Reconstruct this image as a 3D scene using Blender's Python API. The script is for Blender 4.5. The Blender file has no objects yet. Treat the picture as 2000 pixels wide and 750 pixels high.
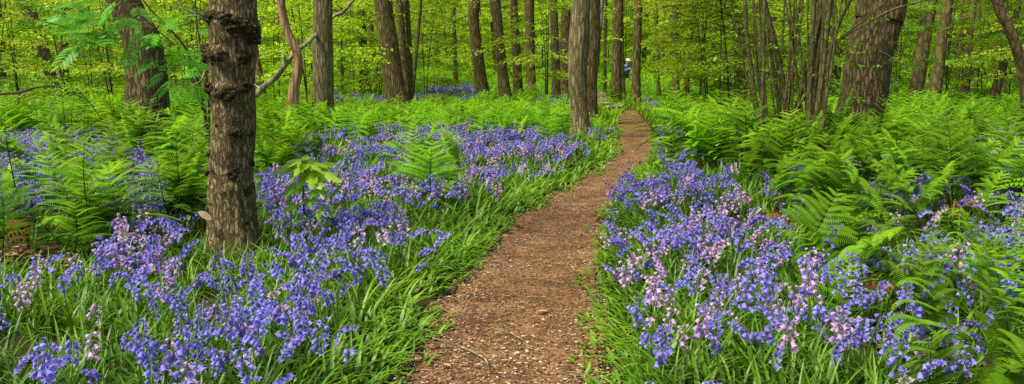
import bpy, math, random
import numpy as np
from mathutils import Vector, Matrix

rng = np.random.default_rng(11)
random.seed(11)
C = bpy.context.scene.collection
R = math.radians

# ------------------------------------------------------------------ camera model
F, CX, CY, EYE, PITCH = 1732.0, 1000.0, 375.0, 1.6, R(9.2)
AX = math.pi / 2 - PITCH
SA, CA = math.sin(AX), math.cos(AX)


def ray(px, py):
    u, v = (px - CX) / F, -(py - CY) / F
    return np.array([u, v * CA + SA, v * SA - CA])


def P(px, py, d):
    r = ray(px, py)
    r = r * (d / r[1])
    return np.array([r[0], r[1], r[2] + EYE])


def G(px, py, z=0.0):
    r = ray(px, py)
    k = (z - EYE) / r[2]
    return np.array([r[0] * k, r[1] * k, z])


def proj(x, y, z):
    zz = np.asarray(z) - EYE
    dep = y * SA - zz * CA
    v = (y * CA + zz * SA) / dep
    return CX + F * x / dep, CY - F * v


# ------------------------------------------------------------------ numpy helpers
def _h(i, j, k):
    n = (i * 374761393 + j * 668265263 + k * 2147483647) & 0xFFFFFFFF
    n = ((n ^ (n >> 13)) * 1274126177) & 0xFFFFFFFF
    return ((n ^ (n >> 16)) & 0xFFFF) / 65535.0


def vnoise(p):
    p = np.asarray(p, dtype=np.float64)
    i = np.floor(p).astype(np.int64)
    f = p - i
    f = f * f * (3 - 2 * f)
    out = 0
    for a in (0, 1):
        for b in (0, 1):
            for c in (0, 1):
                w = (f[..., 0] if a else 1 - f[..., 0]) * (f[..., 1] if b else 1 - f[..., 1]) * (f[..., 2] if c else 1 - f[..., 2])
                out = out + w * _h(i[..., 0] + a, i[..., 1] + b, i[..., 2] + c)
    return out


def inpoly(px, py, poly):
    ins = np.zeros(len(px), bool)
    n = len(poly)
    for i in range(n):
        x1, y1 = poly[i]
        x2, y2 = poly[(i + 1) % n]
        c = ((y1 > py) != (y2 > py))
        with np.errstate(divide='ignore', invalid='ignore'):
            xx = (x2 - x1) * (py - y1) / (y2 - y1 + 1e-12) + x1
        ins ^= c & (px < xx)
    return ins


def nrm(v):
    v = np.asarray(v, float)
    return v / (np.linalg.norm(v, axis=-1, keepdims=True) + 1e-12)


class MB:
    def __init__(s):
        s.V, s.Q, s.QM, s.T, s.TM, s.Rn, s.n = [], [], [], [], [], [], 0

    def add(s, V, Q=None, T=None, m=0, r=0.5):
        V = np.asarray(V, float).reshape(-1, 3)
        if Q is not None and len(Q):
            Q = np.asarray(Q, np.int64).reshape(-1, 4)
            s.Q.append(Q + s.n)
            s.QM.append(np.broadcast_to(np.asarray(m), (len(Q),)))
        if T is not None and len(T):
            T = np.asarray(T, np.int64).reshape(-1, 3)
            s.T.append(T + s.n)
            s.TM.append(np.broadcast_to(np.asarray(m), (len(T),)))
        s.V.append(V)
        s.Rn.append(np.broadcast_to(np.asarray(r, float), (len(V),)))
        s.n += len(V)
        return s

    def arr(s):
        V = np.concatenate(s.V)
        Q = np.concatenate(s.Q) if s.Q else np.zeros((0, 4), np.int64)
        T = np.concatenate(s.T) if s.T else np.zeros((0, 3), np.int64)
        QM = np.concatenate(s.QM) if s.Q else np.zeros(0, np.int64)
        TM = np.concatenate(s.TM) if s.T else np.zeros(0, np.int64)
        return V, Q, T, QM, TM, np.concatenate(s.Rn)

    def join(s, o, off=(0, 0, 0)):
        V, Q, T, QM, TM, Rn = o.arr()
        if len(Q): s.Q.append(Q + s.n); s.QM.append(QM)
        if len(T): s.T.append(T + s.n); s.TM.append(TM)
        s.V.append(V + np.asarray(off)); s.Rn.append(Rn); s.n += len(V)
        return s

    def mesh(s, name, mats, smooth=True):
        V, Q, T, QM, TM, Rn = s.arr()
        me = bpy.data.meshes.new(name)
        me.vertices.add(len(V))
        me.vertices.foreach_set('co', V.astype(np.float32).ravel())
        nl = len(Q) * 4 + len(T) * 3
        me.loops.add(nl)
        me.loops.foreach_set('vertex_index', np.concatenate([Q.ravel(), T.ravel()]).astype(np.int32))
        me.polygons.add(len(Q) + len(T))
        st = np.concatenate([np.arange(len(Q)) * 4, len(Q) * 4 + np.arange(len(T)) * 3]).astype(np.int32)
        me.polygons.foreach_set('loop_start', st)
        me.polygons.foreach_set('material_index', np.concatenate([QM, TM]).astype(np.int32))
        me.polygons.foreach_set('use_smooth', np.full(len(Q) + len(T), smooth))
        a = me.attributes.new('rnd', 'FLOAT', 'POINT')
        a.data.foreach_set('value', Rn.astype(np.float32))
        for m in (mats if isinstance(mats, (list, tuple)) else [mats]):
            me.materials.append(m)
        me.update(calc_edges=True)
        return me

    def build(s, name, mats, parent=None, smooth=True):
        return link(name, s.mesh(name, mats, smooth), parent)


def link(name, me, parent=None):
    o = bpy.data.objects.new(name, me)
    C.objects.link(o)
    if parent is not None:
        o.parent = parent
    return o


def thing(name, label, cat, loc=(0, 0, 0), rz=0.0, group=None, sc=1.0):
    o = bpy.data.objects.new(name, None)
    C.objects.link(o)
    o.location = loc
    o.rotation_euler = (0, 0, rz)
    o.scale = (sc, sc, sc)
    o.empty_display_size = 0.1
    return tag(o, label, cat, group)


def tag(o, label=None, cat=None, group=None, kind=None):
    if label: o['label'] = label
    if cat: o['category'] = cat
    if group: o['group'] = group
    if kind: o['kind'] = kind
    return o


def copy_tree(o, parent=None):
    c = o.copy()
    C.objects.link(c)
    c.parent = parent
    for ch in list(o.children):
        copy_tree(ch, c)
    return c


def scatter(mb, src, M, L, r=None, rmix=0.6):
    """merge copies of the template src (an MB) at matrices M (n,3,3) and places L (n,3) into mb"""
    V, Q, T, QM, TM, Rn = src
    n, nv = len(L), len(V)
    if n == 0: return
    W = np.einsum('nij,vj->nvi', M, V) + L[:, None, :]
    off = (np.arange(n) * nv)[:, None, None]
    r = np.full(n, 0.5) if r is None else r
    RR = np.clip(Rn[None, :] * (1 - rmix) + r[:, None] * rmix, 0, 1)
    base = mb.n
    if len(Q):
        mb.Q.append((Q[None] + off).reshape(-1, 4) + base)
        mb.QM.append(np.tile(QM, n))
    if len(T):
        mb.T.append((T[None] + off).reshape(-1, 3) + base)
        mb.TM.append(np.tile(TM, n))
    mb.V.append(W.reshape(-1, 3))
    mb.Rn.append(RR.ravel())
    mb.n += n * nv


def rotz(a, s=1.0, tilt=None, tdir=None):
    a = np.asarray(a, float)
    n = len(a)
    s = np.broadcast_to(np.asarray(s, float), (n,))
    c, si = np.cos(a), np.sin(a)
    Z = np.zeros((n, 3, 3))
    Z[:, 0, 0], Z[:, 0, 1], Z[:, 1, 0], Z[:, 1, 1], Z[:, 2, 2] = c, -si, si, c, 1
    if tilt is not None:
        ct, st = np.cos(tilt), np.sin(tilt)
        X = np.zeros((n, 3, 3))
        X[:, 0, 0] = 1
        X[:, 1, 1], X[:, 1, 2], X[:, 2, 1], X[:, 2, 2] = ct, -st, st, ct
        Z = Z @ X
        if tdir is not None:
            b = np.asarray(tdir)
            D = rotz(b)
            Z = D @ Z
    return Z * s[:, None, None]


def tube(pts, rad, seg=10, r=0.5, m=0, mb=None, disp=None, cap=True):
    pts = np.asarray(pts, float)
    rad = np.broadcast_to(np.asarray(rad, float), (len(pts),)).copy()
    n = len(pts)
    tan = nrm(np.gradient(pts, axis=0))
    ref = np.array([1.0, 0, 0]) if abs(tan[0, 0]) < 0.8 else np.array([0, 1.0, 0])
    u = nrm(ref - tan[0] * (ref @ tan[0]))
    U = []
    for i in range(n):
        u = nrm(u - tan[i] * (u @ tan[i]))
        U.append(u)
    U = np.array(U)
    W = np.cross(tan, U)
    a = np.arange(seg) / seg * 2 * np.pi
    rr = np.repeat(rad[:, None], seg, 1)
    if disp is not None:
        rr = disp(pts, a, rr)
    V = pts[:, None] + rr[..., None] * (np.cos(a)[None, :, None] * U[:, None] + np.sin(a)[None, :, None] * W[:, None])
    i = np.arange(n - 1)[:, None] * seg
    j = np.arange(seg)[None]
    k = (j + 1) % seg
    Q = np.stack([i + j, i + k, i + seg + k, i + seg + j], -1).reshape(-1, 4)
    V = V.reshape(-1, 3)
    T = None
    if cap:
        V = np.concatenate([V, pts[-1:] + tan[-1] * rad[-1] * 0.6, pts[:1]])
        b = (n - 1) * seg
        jj = np.arange(seg)
        T = np.concatenate([np.stack([b + jj, b + (jj + 1) % seg, np.full(seg, n * seg)], -1),
                            np.stack([(jj + 1) % seg, jj, np.full(seg, n * seg + 1)], -1)])
    mb = MB() if mb is None else mb
    mb.add(V, Q, T, m, r)
    return mb


def smooth_path(pts, n):
    """Catmull-Rom through pts (k, any) resampled to n"""
    p = np.asarray(pts, float)
    p = np.concatenate([[2 * p[0] - p[1]], p, [2 * p[-1] - p[-2]]])
    k = len(p) - 3
    t = np.linspace(0, k - 1e-9, n)
    i = t.astype(int)
    f = (t - i)[:, None]
    a, b, c, d = p[i], p[i + 1], p[i + 2], p[i + 3]
    return 0.5 * (2 * b + (c - a) * f + (2 * a - 5 * b + 4 * c - d) * f ** 2 + (-a + 3 * b - 3 * c + d) * f ** 3)


# ------------------------------------------------------------------ materials
def mat(name):
    m = bpy.data.materials.new(name)
    m.use_nodes = True
    nt = m.node_tree
    nt.nodes.clear()
    out = nt.nodes.new('ShaderNodeOutputMaterial')
    return m, nt, out


def ramp(nt, cols, fac=None):
    n = nt.nodes.new('ShaderNodeValToRGB')
    e = n.color_ramp.elements
    while len(e) > 1: e.remove(e[-1])
    for i, (p, c) in enumerate(cols):
        x = e[0] if i == 0 else e.new(p)
        x.position = p
        x.color = (*c, 1)
    if fac is not None: nt.links.new(fac, n.inputs[0])
    return n


def leaf_mat(name, cols, trans=0.4, rough=0.5, spec=0.35, objvar=0.25, tcol=(1.25, 1.15, 0.6)):
    m, nt, out = mat(name)
    N, L = nt.nodes.new, nt.links.new
    at = N('ShaderNodeAttribute'); at.attribute_name = 'rnd'
    rp = ramp(nt, cols, at.outputs['Fac'])
    oi = N('ShaderNodeObjectInfo')
    mr = N('ShaderNodeMapRange'); mr.inputs[3].default_value = 1 - objvar; mr.inputs[4].default_value = 1 + min(objvar, .3) * (.8 if objvar > .4 else 1)
    L(oi.outputs['Random'], mr.inputs[0])
    mul = N('ShaderNodeMix'); mul.data_type = 'RGBA'; mul.blend_type = 'MULTIPLY'; mul.inputs[0].default_value = 1
    L(rp.outputs[0], mul.inputs[6]); L(mr.outputs[0], mul.inputs[7])
    pb = N('ShaderNodeBsdfPrincipled'); pb.inputs['Roughness'].default_value = rough
    pb.inputs['Specular IOR Level'].default_value = spec
    L(mul.outputs[2], pb.inputs['Base Color'])
    if trans > 0:
        tm = N('ShaderNodeMix'); tm.data_type = 'RGBA'; tm.blend_type = 'MULTIPLY'; tm.inputs[0].default_value = 1
        tm.inputs[7].default_value = (*tcol, 1)
        L(mul.outputs[2], tm.inputs[6])
        tr = N('ShaderNodeBsdfTranslucent'); L(tm.outputs[2], tr.inputs[0])
        mx = N('ShaderNodeMixShader'); mx.inputs[0].default_value = trans
        L(pb.outputs[0], mx.inputs[1]); L(tr.outputs[0], mx.inputs[2])
        L(mx.outputs[0], out.inputs[0])
    else:
        L(pb.outputs[0], out.inputs[0])
    return m


def bark_mat(name, dark, mid, light, scale=14, zs=0.16, bump=0.03, moss=0.25, mosscol=(0.07, 0.09, 0.02)):
    m, nt, out = mat(name)
    N, L = nt.nodes.new, nt.links.new
    tc = N('ShaderNodeTexCoord')
    mp = N('ShaderNodeMapping'); mp.inputs['Scale'].default_value = (1, 1, zs)
    L(tc.outputs['Object'], mp.inputs[0])
    n1 = N('ShaderNodeTexNoise'); n1.inputs['Scale'].default_value = scale; n1.inputs['Detail'].default_value = 6; n1.inputs['Roughness'].default_value = 0.65
    n1.inputs['Distortion'].default_value = 0.6
    L(mp.outputs[0], n1.inputs['Vector'])
    vo = N('ShaderNodeTexVoronoi'); vo.feature = 'DISTANCE_TO_EDGE'; vo.inputs['Scale'].default_value = scale * 1.1
    wp = N('ShaderNodeMix'); wp.data_type = 'RGBA'; wp.inputs[0].default_value = 0.06
    L(mp.outputs[0], wp.inputs[6]); L(n1.outputs['Color'], wp.inputs[7])
    L(wp.outputs[2], vo.inputs['Vector'])
    vr = N('ShaderNodeMapRange'); vr.inputs[2].default_value = 0.22
    L(vo.outputs['Distance'], vr.inputs[0])
    hm = N('ShaderNodeMath'); hm.operation = 'MULTIPLY_ADD'; hm.inputs[1].default_value = 0.45
    L(vr.outputs[0], hm.inputs[0])
    h2 = N('ShaderNodeMath'); h2.operation = 'MULTIPLY'; h2.inputs[1].default_value = 0.62
    L(n1.outputs['Fac'], h2.inputs[0]); L(h2.outputs[0], hm.inputs[2])
    rp = ramp(nt, [(0.12, dark), (0.48, mid), (0.82, light)], hm.outputs[0])
    n2 = N('ShaderNodeTexNoise'); n2.inputs['Scale'].default_value = 2.3; n2.inputs['Detail'].default_value = 4
    L(tc.outputs['Object'], n2.inputs['Vector'])
    mr = N('ShaderNodeMapRange'); mr.inputs[1].default_value = 0.45; mr.inputs[2].default_value = 0.75; mr.inputs[4].default_value = moss * 2
    L(n2.outputs['Fac'], mr.inputs[0])
    mx = N('ShaderNodeMix'); mx.data_type = 'RGBA'
    mx.inputs[7].default_value = (*mosscol, 1)
    L(mr.outputs[0], mx.inputs[0]); L(rp.outputs[0], mx.inputs[6])
    # fine fleck of lichen and flaking
    n3 = N('ShaderNodeTexNoise'); n3.inputs['Scale'].default_value = 60; n3.inputs['Detail'].default_value = 3
    L(tc.outputs['Object'], n3.inputs['Vector'])
    fr = N('ShaderNodeMapRange'); fr.inputs[1].default_value = 0.3; fr.inputs[2].default_value = 0.7; fr.inputs[3].default_value = 0.72; fr.inputs[4].default_value = 1.28
    L(n3.outputs['Fac'], fr.inputs[0])
    m2 = N('ShaderNodeMix'); m2.data_type = 'RGBA'; m2.blend_type = 'MULTIPLY'; m2.inputs[0].default_value = 1
    L(mx.outputs[2], m2.inputs[6]); L(fr.outputs[0], m2.inputs[7])
    pb = N('ShaderNodeBsdfPrincipled'); pb.inputs['Roughness'].default_value = 0.9; pb.inputs['Specular IOR Level'].default_value = 0.15
    L(m2.outputs[2], pb.inputs['Base Color'])
    bp = N('ShaderNodeBump'); bp.inputs['Strength'].default_value = 1.0; bp.inputs['Distance'].default_value = bump
    L(hm.outputs[0], bp.inputs['Height']); L(bp.outputs[0], pb.inputs['Normal'])
    L(pb.outputs[0], out.inputs[0])
    return m


def earth_mat(name, cols, scales=(3, 30, 160), bump=0.02, patch=None):
    m, nt, out = mat(name)
    N, L = nt.nodes.new, nt.links.new
    tc = N('ShaderNodeTexCoord')
    acc = None
    for s, w in zip(scales, (0.3, 0.3, 0.4)):
        n = N('ShaderNodeTexNoise'); n.inputs['Scale'].default_value = s; n.inputs['Detail'].default_value = 5; n.inputs['Roughness'].default_value = 0.6
        L(tc.outputs['Object'], n.inputs['Vector'])
        k = N('ShaderNodeMath'); k.operation = 'MULTIPLY_ADD'; k.inputs[1].default_value = w
        L(n.outputs['Fac'], k.inputs[0])
        if acc is None: k.inputs[2].default_value = 0
        else: L(acc, k.inputs[2])
        acc = k.outputs[0]
    rp = ramp(nt, cols, acc)
    col = rp.outputs[0]
    if patch:
        sx = N('ShaderNodeSeparateXYZ'); L(tc.outputs['Object'], sx.inputs[0])
        mr = N('ShaderNodeMapRange'); mr.inputs[1].default_value = 22; mr.inputs[2].default_value = 45
        L(sx.outputs['Y'], mr.inputs[0])
        gr = ramp(nt, [(0.35, patch[0]), (0.65, patch[1])], acc)
        mx = N('ShaderNodeMix'); mx.data_type = 'RGBA'
        L(mr.outputs[0], mx.inputs[0]); L(col, mx.inputs[6]); L(gr.outputs[0], mx.inputs[7])
        col = mx.outputs[2]
    pb = N('ShaderNodeBsdfPrincipled'); pb.inputs['Roughness'].default_value = 0.95; pb.inputs['Specular IOR Level'].default_value = 0.1
    L(col, pb.inputs['Base Color'])
    bp = N('ShaderNodeBump'); bp.inputs['Distance'].default_value = bump
    L(acc, bp.inputs['Height']); L(bp.outputs[0], pb.inputs['Normal'])
    L(pb.outputs[0], out.inputs[0])
    return m


def plain_mat(name, cols, scale=20, rough=0.8, bump=0.005, stretch=(1, 1, 1)):
    m, nt, out = mat(name)
    N, L = nt.nodes.new, nt.links.new
    tc = N('ShaderNodeTexCoord')
    mp = N('ShaderNodeMapping'); mp.inputs['Scale'].default_value = stretch
    L(tc.outputs['Object'], mp.inputs[0])
    n = N('ShaderNodeTexNoise'); n.inputs['Scale'].default_value = scale; n.inputs['Detail'].default_value = 5
    L(mp.outputs[0], n.inputs['Vector'])
    rp = ramp(nt, cols, n.outputs['Fac'])
    pb = N('ShaderNodeBsdfPrincipled'); pb.inputs['Roughness'].default_value = rough; pb.inputs['Specular IOR Level'].default_value = 0.2
    L(rp.outputs[0], pb.inputs['Base Color'])
    bp = N('ShaderNodeBump'); bp.inputs['Distance'].default_value = bump
    L(n.outputs['Fac'], bp.inputs['Height']); L(bp.outputs[0], pb.inputs['Normal'])
    L(pb.outputs[0], out.inputs[0])
    return m


M = {}
M['grass'] = leaf_mat('grass_blade', [(0, (0.028, 0.09, 0.004)), (0.45, (0.13, 0.30, 0.010)), (0.8, (0.25, 0.45, 0.018)), (1, (0.42, 0.50, 0.07))], 0.35, 0.42, 0.45)
M['turf'] = leaf_mat('far_grass_blade', [(0, (0.10, 0.26, 0.006)), (0.5, (0.24, 0.48, 0.01)), (1, (0.40, 0.60, 0.02))], 0.4, 0.55, 0.25)
M['fern'] = leaf_mat('bracken_leaf', [(0, (0.05, 0.19, 0.008)), (0.5, (0.22, 0.48, 0.012)), (1, (0.40, 0.64, 0.026))], 0.48, 0.5, 0.3, 0.5)
M['fernstem'] = leaf_mat('bracken_stalk', [(0, (0.035, 0.03, 0.01)), (0.6, (0.06, 0.06, 0.015)), (1, (0.14, 0.22, 0.03))], 0, 0.6, 0.3)
M['blue'] = leaf_mat('bluebell_petal', [(0, (0.14, 0.115, 0.50)), (0.45, (0.25, 0.21, 0.70)), (0.8, (0.41, 0.37, 0.85)), (1, (0.62, 0.56, 0.92))], 0.35, 0.55, 0.25, 0.3, (1.1, 1.0, 1.1))
M['pink'] = leaf_mat('pink_bell_petal', [(0, (0.46, 0.25, 0.56)), (0.5, (0.66, 0.42, 0.66)), (1, (0.84, 0.68, 0.80))], 0.35, 0.55, 0.25, 0.15, (1.1, 1.0, 1.05))
M['stalk'] = leaf_mat('flower_stalk', [(0, (0.05, 0.10, 0.02)), (1, (0.16, 0.26, 0.04))], 0.1, 0.45, 0.4)
M['leafA'] = leaf_mat('spring_leaf', [(0, (0.26, 0.44, 0.010)), (0.5, (0.47, 0.68, 0.020)), (1, (0.66, 0.82, 0.07))], 0.55, 0.5, 0.25, 0.3, (1.2, 1.2, .6))
M['leafB'] = leaf_mat('deeper_green_leaf', [(0, (0.08, 0.22, 0.008)), (0.5, (0.20, 0.42, 0.012)), (1, (0.34, 0.54, 0.02))], 0.5, 0.5, 0.3, 0.2)
M['leafC'] = leaf_mat('pale_spring_leaf', [(0, (0.30, 0.40, 0.02)), (0.5, (0.52, 0.64, 0.04)), (1, (0.70, 0.78, 0.12))], 0.55, 0.5, 0.25, 0.25, (1.2, 1.2, .6))
M['leafF'] = leaf_mat('distant_leaf', [(0, (0.22, 0.36, 0.010)), (0.5, (0.42, 0.60, 0.020)), (1, (0.66, 0.76, 0.09))], 0.55, 0.6, 0.2, .2, (1.2, 1.2, .6))
M['rowan'] = leaf_mat('rowan_leaf', [(0, (0.07, 0.28, 0.012)), (0.6, (0.15, 0.46, 0.025)), (1, (0.28, 0.56, 0.04))], 0.5, 0.45, 0.4)
M['syc'] = leaf_mat('sycamore_leaf', [(0, (0.05, 0.2, 0.01)), (0.45, (0.24, 0.54, 0.02)), (1, (0.56, 0.76, 0.06))], 0.4, 0.4, 0.4, 0.0)
M['bark'] = bark_mat('brown_bark', (0.026, 0.018, 0.007), (0.19, 0.133, 0.050), (0.40, 0.31, 0.15), 34, 0.30, 0.022, 0.42, (0.105, 0.11, 0.032))
M['midbark'] = bark_mat('warm_brown_bark', (0.026, 0.017, 0.006), (0.135, 0.092, 0.034), (0.27, 0.195, 0.085), 17, 0.16, 0.03, 0.35)
M['oak'] = bark_mat('oak_bark', (0.022, 0.016, 0.006), (0.125, 0.088, 0.033), (0.26, 0.195, 0.085), 20, 0.2, 0.04, 0.4, (0.085, 0.09, 0.024))
M['grey'] = bark_mat('grey_bark', (0.045, 0.032, 0.012), (0.18, 0.138, 0.058), (0.34, 0.28, 0.135), 20, 0.14, 0.025, 0.25, (0.10, 0.12, 0.04))
M['beech'] = bark_mat('smooth_brown_bark', (0.04, 0.028, 0.010), (0.135, 0.094, 0.036), (0.24, 0.175, 0.075), 9, 0.4, 0.012, 0.25)
M['hazel'] = bark_mat('hazel_bark', (0.03, 0.024, 0.008), (0.085, 0.072, 0.024), (0.17, 0.14, 0.055), 20, 0.3, 0.006, 0.3)
M['burr'] = bark_mat('burr_bark', (0.02, 0.013, 0.006), (0.095, 0.066, 0.029), (0.24, 0.18, 0.085), 40, 1.0, 0.03, 0.5, (0.05, 0.055, 0.012))
M['dead'] = bark_mat('bare_dead_wood', (0.09, 0.04, 0.014), (0.38, 0.20, 0.085), (0.62, 0.42, 0.23), 10, 0.12, 0.02, 0.15, (0.06, 0.04, 0.02))
M['pale'] = bark_mat('pale_dead_wood', (0.05, 0.04, 0.02), (0.26, 0.22, 0.12), (0.48, 0.42, 0.27), 9, 0.3, 0.01, 0.15)
M['twig'] = bark_mat('twig_bark', (0.02, 0.014, 0.008), (0.06, 0.045, 0.025), (0.13, 0.10, 0.06), 30, 0.3, 0.004, 0.2)
M['ground'] = earth_mat('forest_soil', [(0.30, (0.018, 0.014, 0.007)), (0.5, (0.05, 0.036, 0.016)), (0.68, (0.11, 0.075, 0.035))], (2, 18, 90), 0.02, ((0.08, 0.19, 0.01), (0.24, 0.40, 0.02)))
M['path'] = earth_mat('trodden_bark_path', [(0.36, (0.05, 0.026, 0.011)), (0.46, (0.155, 0.080, 0.032)), (0.54, (0.29, 0.158, 0.066)), (0.63, (0.50, 0.32, 0.165))], (3.5, 40, 120), 0.018)
M['chip'] = leaf_mat('bark_chip', [(0, (0.06, 0.034, 0.017)), (0.45, (0.23, 0.122, 0.053)), (0.8, (0.45, 0.285, 0.145)), (1, (0.66, 0.50, 0.33))], 0, 0.85, 0.15)
M['litter'] = leaf_mat('dead_leaf', [(0, (0.06, 0.03, 0.014)), (0.6, (0.2, 0.11, 0.05)), (1, (0.42, 0.30, 0.17))], 0.15, 0.7, 0.2)
M['plank'] = plain_mat('weathered_plank', [(0.3, (0.26, 0.19, 0.11)), (0.7, (0.5, 0.4, 0.27))], 8, 0.8, 0.004, (0.3, 4, 4))
M['jacket'] = plain_mat('blue_jacket', [(0.3, (0.05, 0.15, 0.42)), (0.7, (0.11, 0.27, 0.6))], 12)
M['skin'] = plain_mat('skin', [(0.3, (0.45, 0.25, 0.17)), (0.7, (0.55, 0.33, 0.24))], 12, 0.5)
M['trousers'] = plain_mat('dark_trousers', [(0.3, (0.02, 0.025, 0.03)), (0.7, (0.05, 0.05, 0.055))], 12)
M['white'] = plain_mat('white_cap', [(0.3, (0.5, 0.5, 0.48)), (0.7, (0.6, 0.6, 0.6))], 12)

# ------------------------------------------------------------------ ground and path
def gz(x, y):
    y = np.asarray(y, float); x = np.asarray(x, float)
    far = np.maximum(0, y - 34)
    s = np.clip((y - 70) / 90, 0, 1)
    return 0.016 * far + 9 * s * s * (3 - 2 * s)


gx = np.concatenate([np.linspace(-220, -40, 20)[:-1], np.linspace(-40, 40, 41), np.linspace(40, 220, 20)[1:]])
gy = np.concatenate([np.linspace(-40, 34, 38)[:-1], np.linspace(34, 260, 80)])
XX, YY = np.meshgrid(gx, gy)
nx, ny = len(gx), len(gy)
i, j = np.meshgrid(np.arange(nx - 1), np.arange(ny - 1))
a = (j * nx + i).ravel()
g = MB().add(np.stack([XX, YY, gz(XX, YY)], -1), np.stack([a, a + 1, a + nx + 1, a + nx], -1)).build('ground', M['ground'])
tag(g, 'brown woodland soil under the plants', None, None, 'structure')

# path edges read as ground points (y px, left px, right px)
EDGE = [(900, 690, 1200), (750, 792, 1184), (700, 822, 1178), (657, 836, 1174), (619, 852, 1170), (582, 880, 1166), (545, 912, 1164), (507, 950, 1166), (461, 990, 1168),
        (424, 1022, 1180), (387, 1076, 1202), (349, 1142, 1236), (323, 1190, 1262), (305, 1208, 1274), (275, 1210, 1276), (245, 1209, 1270), (230, 1211, 1258), (223, 1216, 1248), (217, 1222, 1236)]
eL = np.array([G(l, y) for y, l, r in EDGE]); eR = np.array([G(r, y) for y, l, r in EDGE])
pY = eL[:, 1]


def path_x(y):
    return np.interp(y, pY, eL[:, 0]), np.interp(y, pY, eR[:, 0])


def path_dist(x, y):
    """signed distance outside the path's edge (negative on it); side -1 left, +1 right"""
    l, r = path_x(y)
    dl, dr = l - x, x - r
    return np.where(y > pY[-1] + 0.5, 9.0, np.maximum(dl, dr)), np.where(dl > dr, -1, 1)


py_ = np.concatenate([np.linspace(2.2, 9, 170), np.linspace(9, pY[-1], 150)[1:]])
l, r = path_x(py_)
l = l - 0.02 + 0.16 * (vnoise(np.stack([py_ * 3, py_ * 0, py_ * 0], -1)) - 0.5)
r = r + 0.02 + 0.16 * (vnoise(np.stack([py_ * 3, py_ * 0 + 7, py_ * 0], -1)) - 0.5)
tt = np.linspace(0, 1, 34)
X = l[:, None] + (r - l)[:, None] * tt
Y = np.repeat(py_[:, None], 34, 1)
Z = 0.006 + 0.022 * vnoise(np.stack([X * 9, Y * 9, X * 0], -1)) + 0.012 * vnoise(np.stack([X * 30, Y * 30, X * 0], -1)) - 0.02 * (1 - (2 * tt - 1) ** 2)
Z = np.maximum(Z, 0.004)
i, j = np.meshgrid(np.arange(33), np.arange(len(py_) - 1))
a = (j * 34 + i).ravel()
o = MB().add(np.stack([X, Y, Z], -1), np.stack([a, a + 1, a + 35, a + 34], -1)).build('path', M['path'])
tag(o, 'trodden brown bark chip path winding through the wood', None, None, 'structure')

# bark chips on the path
def flakes(n, ymin, ymax, smin, smax, spread=0.06, asp=(0.25, 0.6)):
    y = ymin * (ymax / ymin) ** rng.random(n)
    l, r = path_x(y)
    t = rng.random(n)
    edge = rng.random(n) < 0.35
    t = np.where(edge, np.where(rng.random(n) < 0.5, rng.random(n) ** 2 * 0.25, 1 - rng.random(n) ** 2 * 0.25), t)
    x = l - spread + (r - l + 2 * spread) * t
    s = smin + (smax - smin) * rng.random(n) ** 2.5
    return x, y, s


def flake_T():
    V = np.array([[-0.5, -0.12, 0], [0.1, -0.2, 0.05], [0.5, 0.02, 0], [-0.1, 0.2, 0.06]])
    return MB().add(V, [[0, 1, 2, 3]]).arr()


mb = MB()
x, y, s = flakes(110000, 2.6, 22, 0.005, 0.032)
scatter(mb, flake_T(), rotz(rng.random(len(x)) * 6.28, s, rng.normal(0, 0.14, len(x)), rng.random(len(x)) * 6.28), np.stack([x, y, 0.010 + 0.016 * rng.random(len(x))], -1), np.clip(rng.random(len(x)) ** 1.7 * (.45 + .35 * np.exp(-np.minimum(-path_dist(x, y)[0], 1) * 9) + .8 * vnoise(np.stack([x * 3.5, y * 2.2, x * 0 + 8], -1))), 0, 1), 1.0)
o = mb.build('bark_chips', M['chip'])
tag(o, 'tan and brown bark chips strewn over the path', None, None, 'stuff')

# ------------------------------------------------------------------ plant zones (photo regions of the plants, turned into ground places)
A1 = [(590, 268), (640, 250), (760, 243), (900, 241), (1050, 248), (1120, 262), (1195, 240), (1220, 262), (1185, 300), (1120, 330), (1040, 362), (960, 410), (900, 455), (850, 530), (760, 570), (600, 560), (500, 500), (505, 330), (560, 315)]
A2 = [(-200, 530), (60, 528), (130, 520), (250, 425), (400, 395), (500, 420), (600, 500), (850, 530), (800, 600), (770, 680), (740, 1000), (-200, 1000)]
A3 = [(-200, 262), (60, 252), (230, 258), (300, 300), (330, 420), (240, 390), (-200, 410)]
A4 = [(330, 340), (412, 320), (412, 420), (330, 420)]
B1 = [(1215, 345), (1300, 322), (1440, 305), (1470, 400), (1480, 450), (1560, 470), (1620, 550), (1760, 650), (1880, 1000), (1215, 1000), (1205, 700), (1190, 600), (1180, 520), (1172, 450), (1190, 400)]
B2 = [(1480, 330), (2200, 240), (2200, 1000), (1760, 1000), (1600, 560)]
B3 = [(1272, 222), (1400, 222), (1430, 300), (1290, 325)]
F1 = [(828, 173), (870, 166), (920, 167), (955, 176), (930, 182), (840, 182)]
F2 = [(600, 178), (800, 182), (960, 188), (800, 198), (600, 196)]
F3 = [(1196, 199), (1284, 199), (1282, 211), (1196, 213)]
F4 = [(1860, 250), (2200, 240), (2200, 320), (1900, 310)]
F5 = [(1040, 186), (1110, 183), (1110, 197), (1040, 197)]
BARE = [(-100, 485), (110, 485), (190, 525), (110, 548), (-100, 545)]
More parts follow.
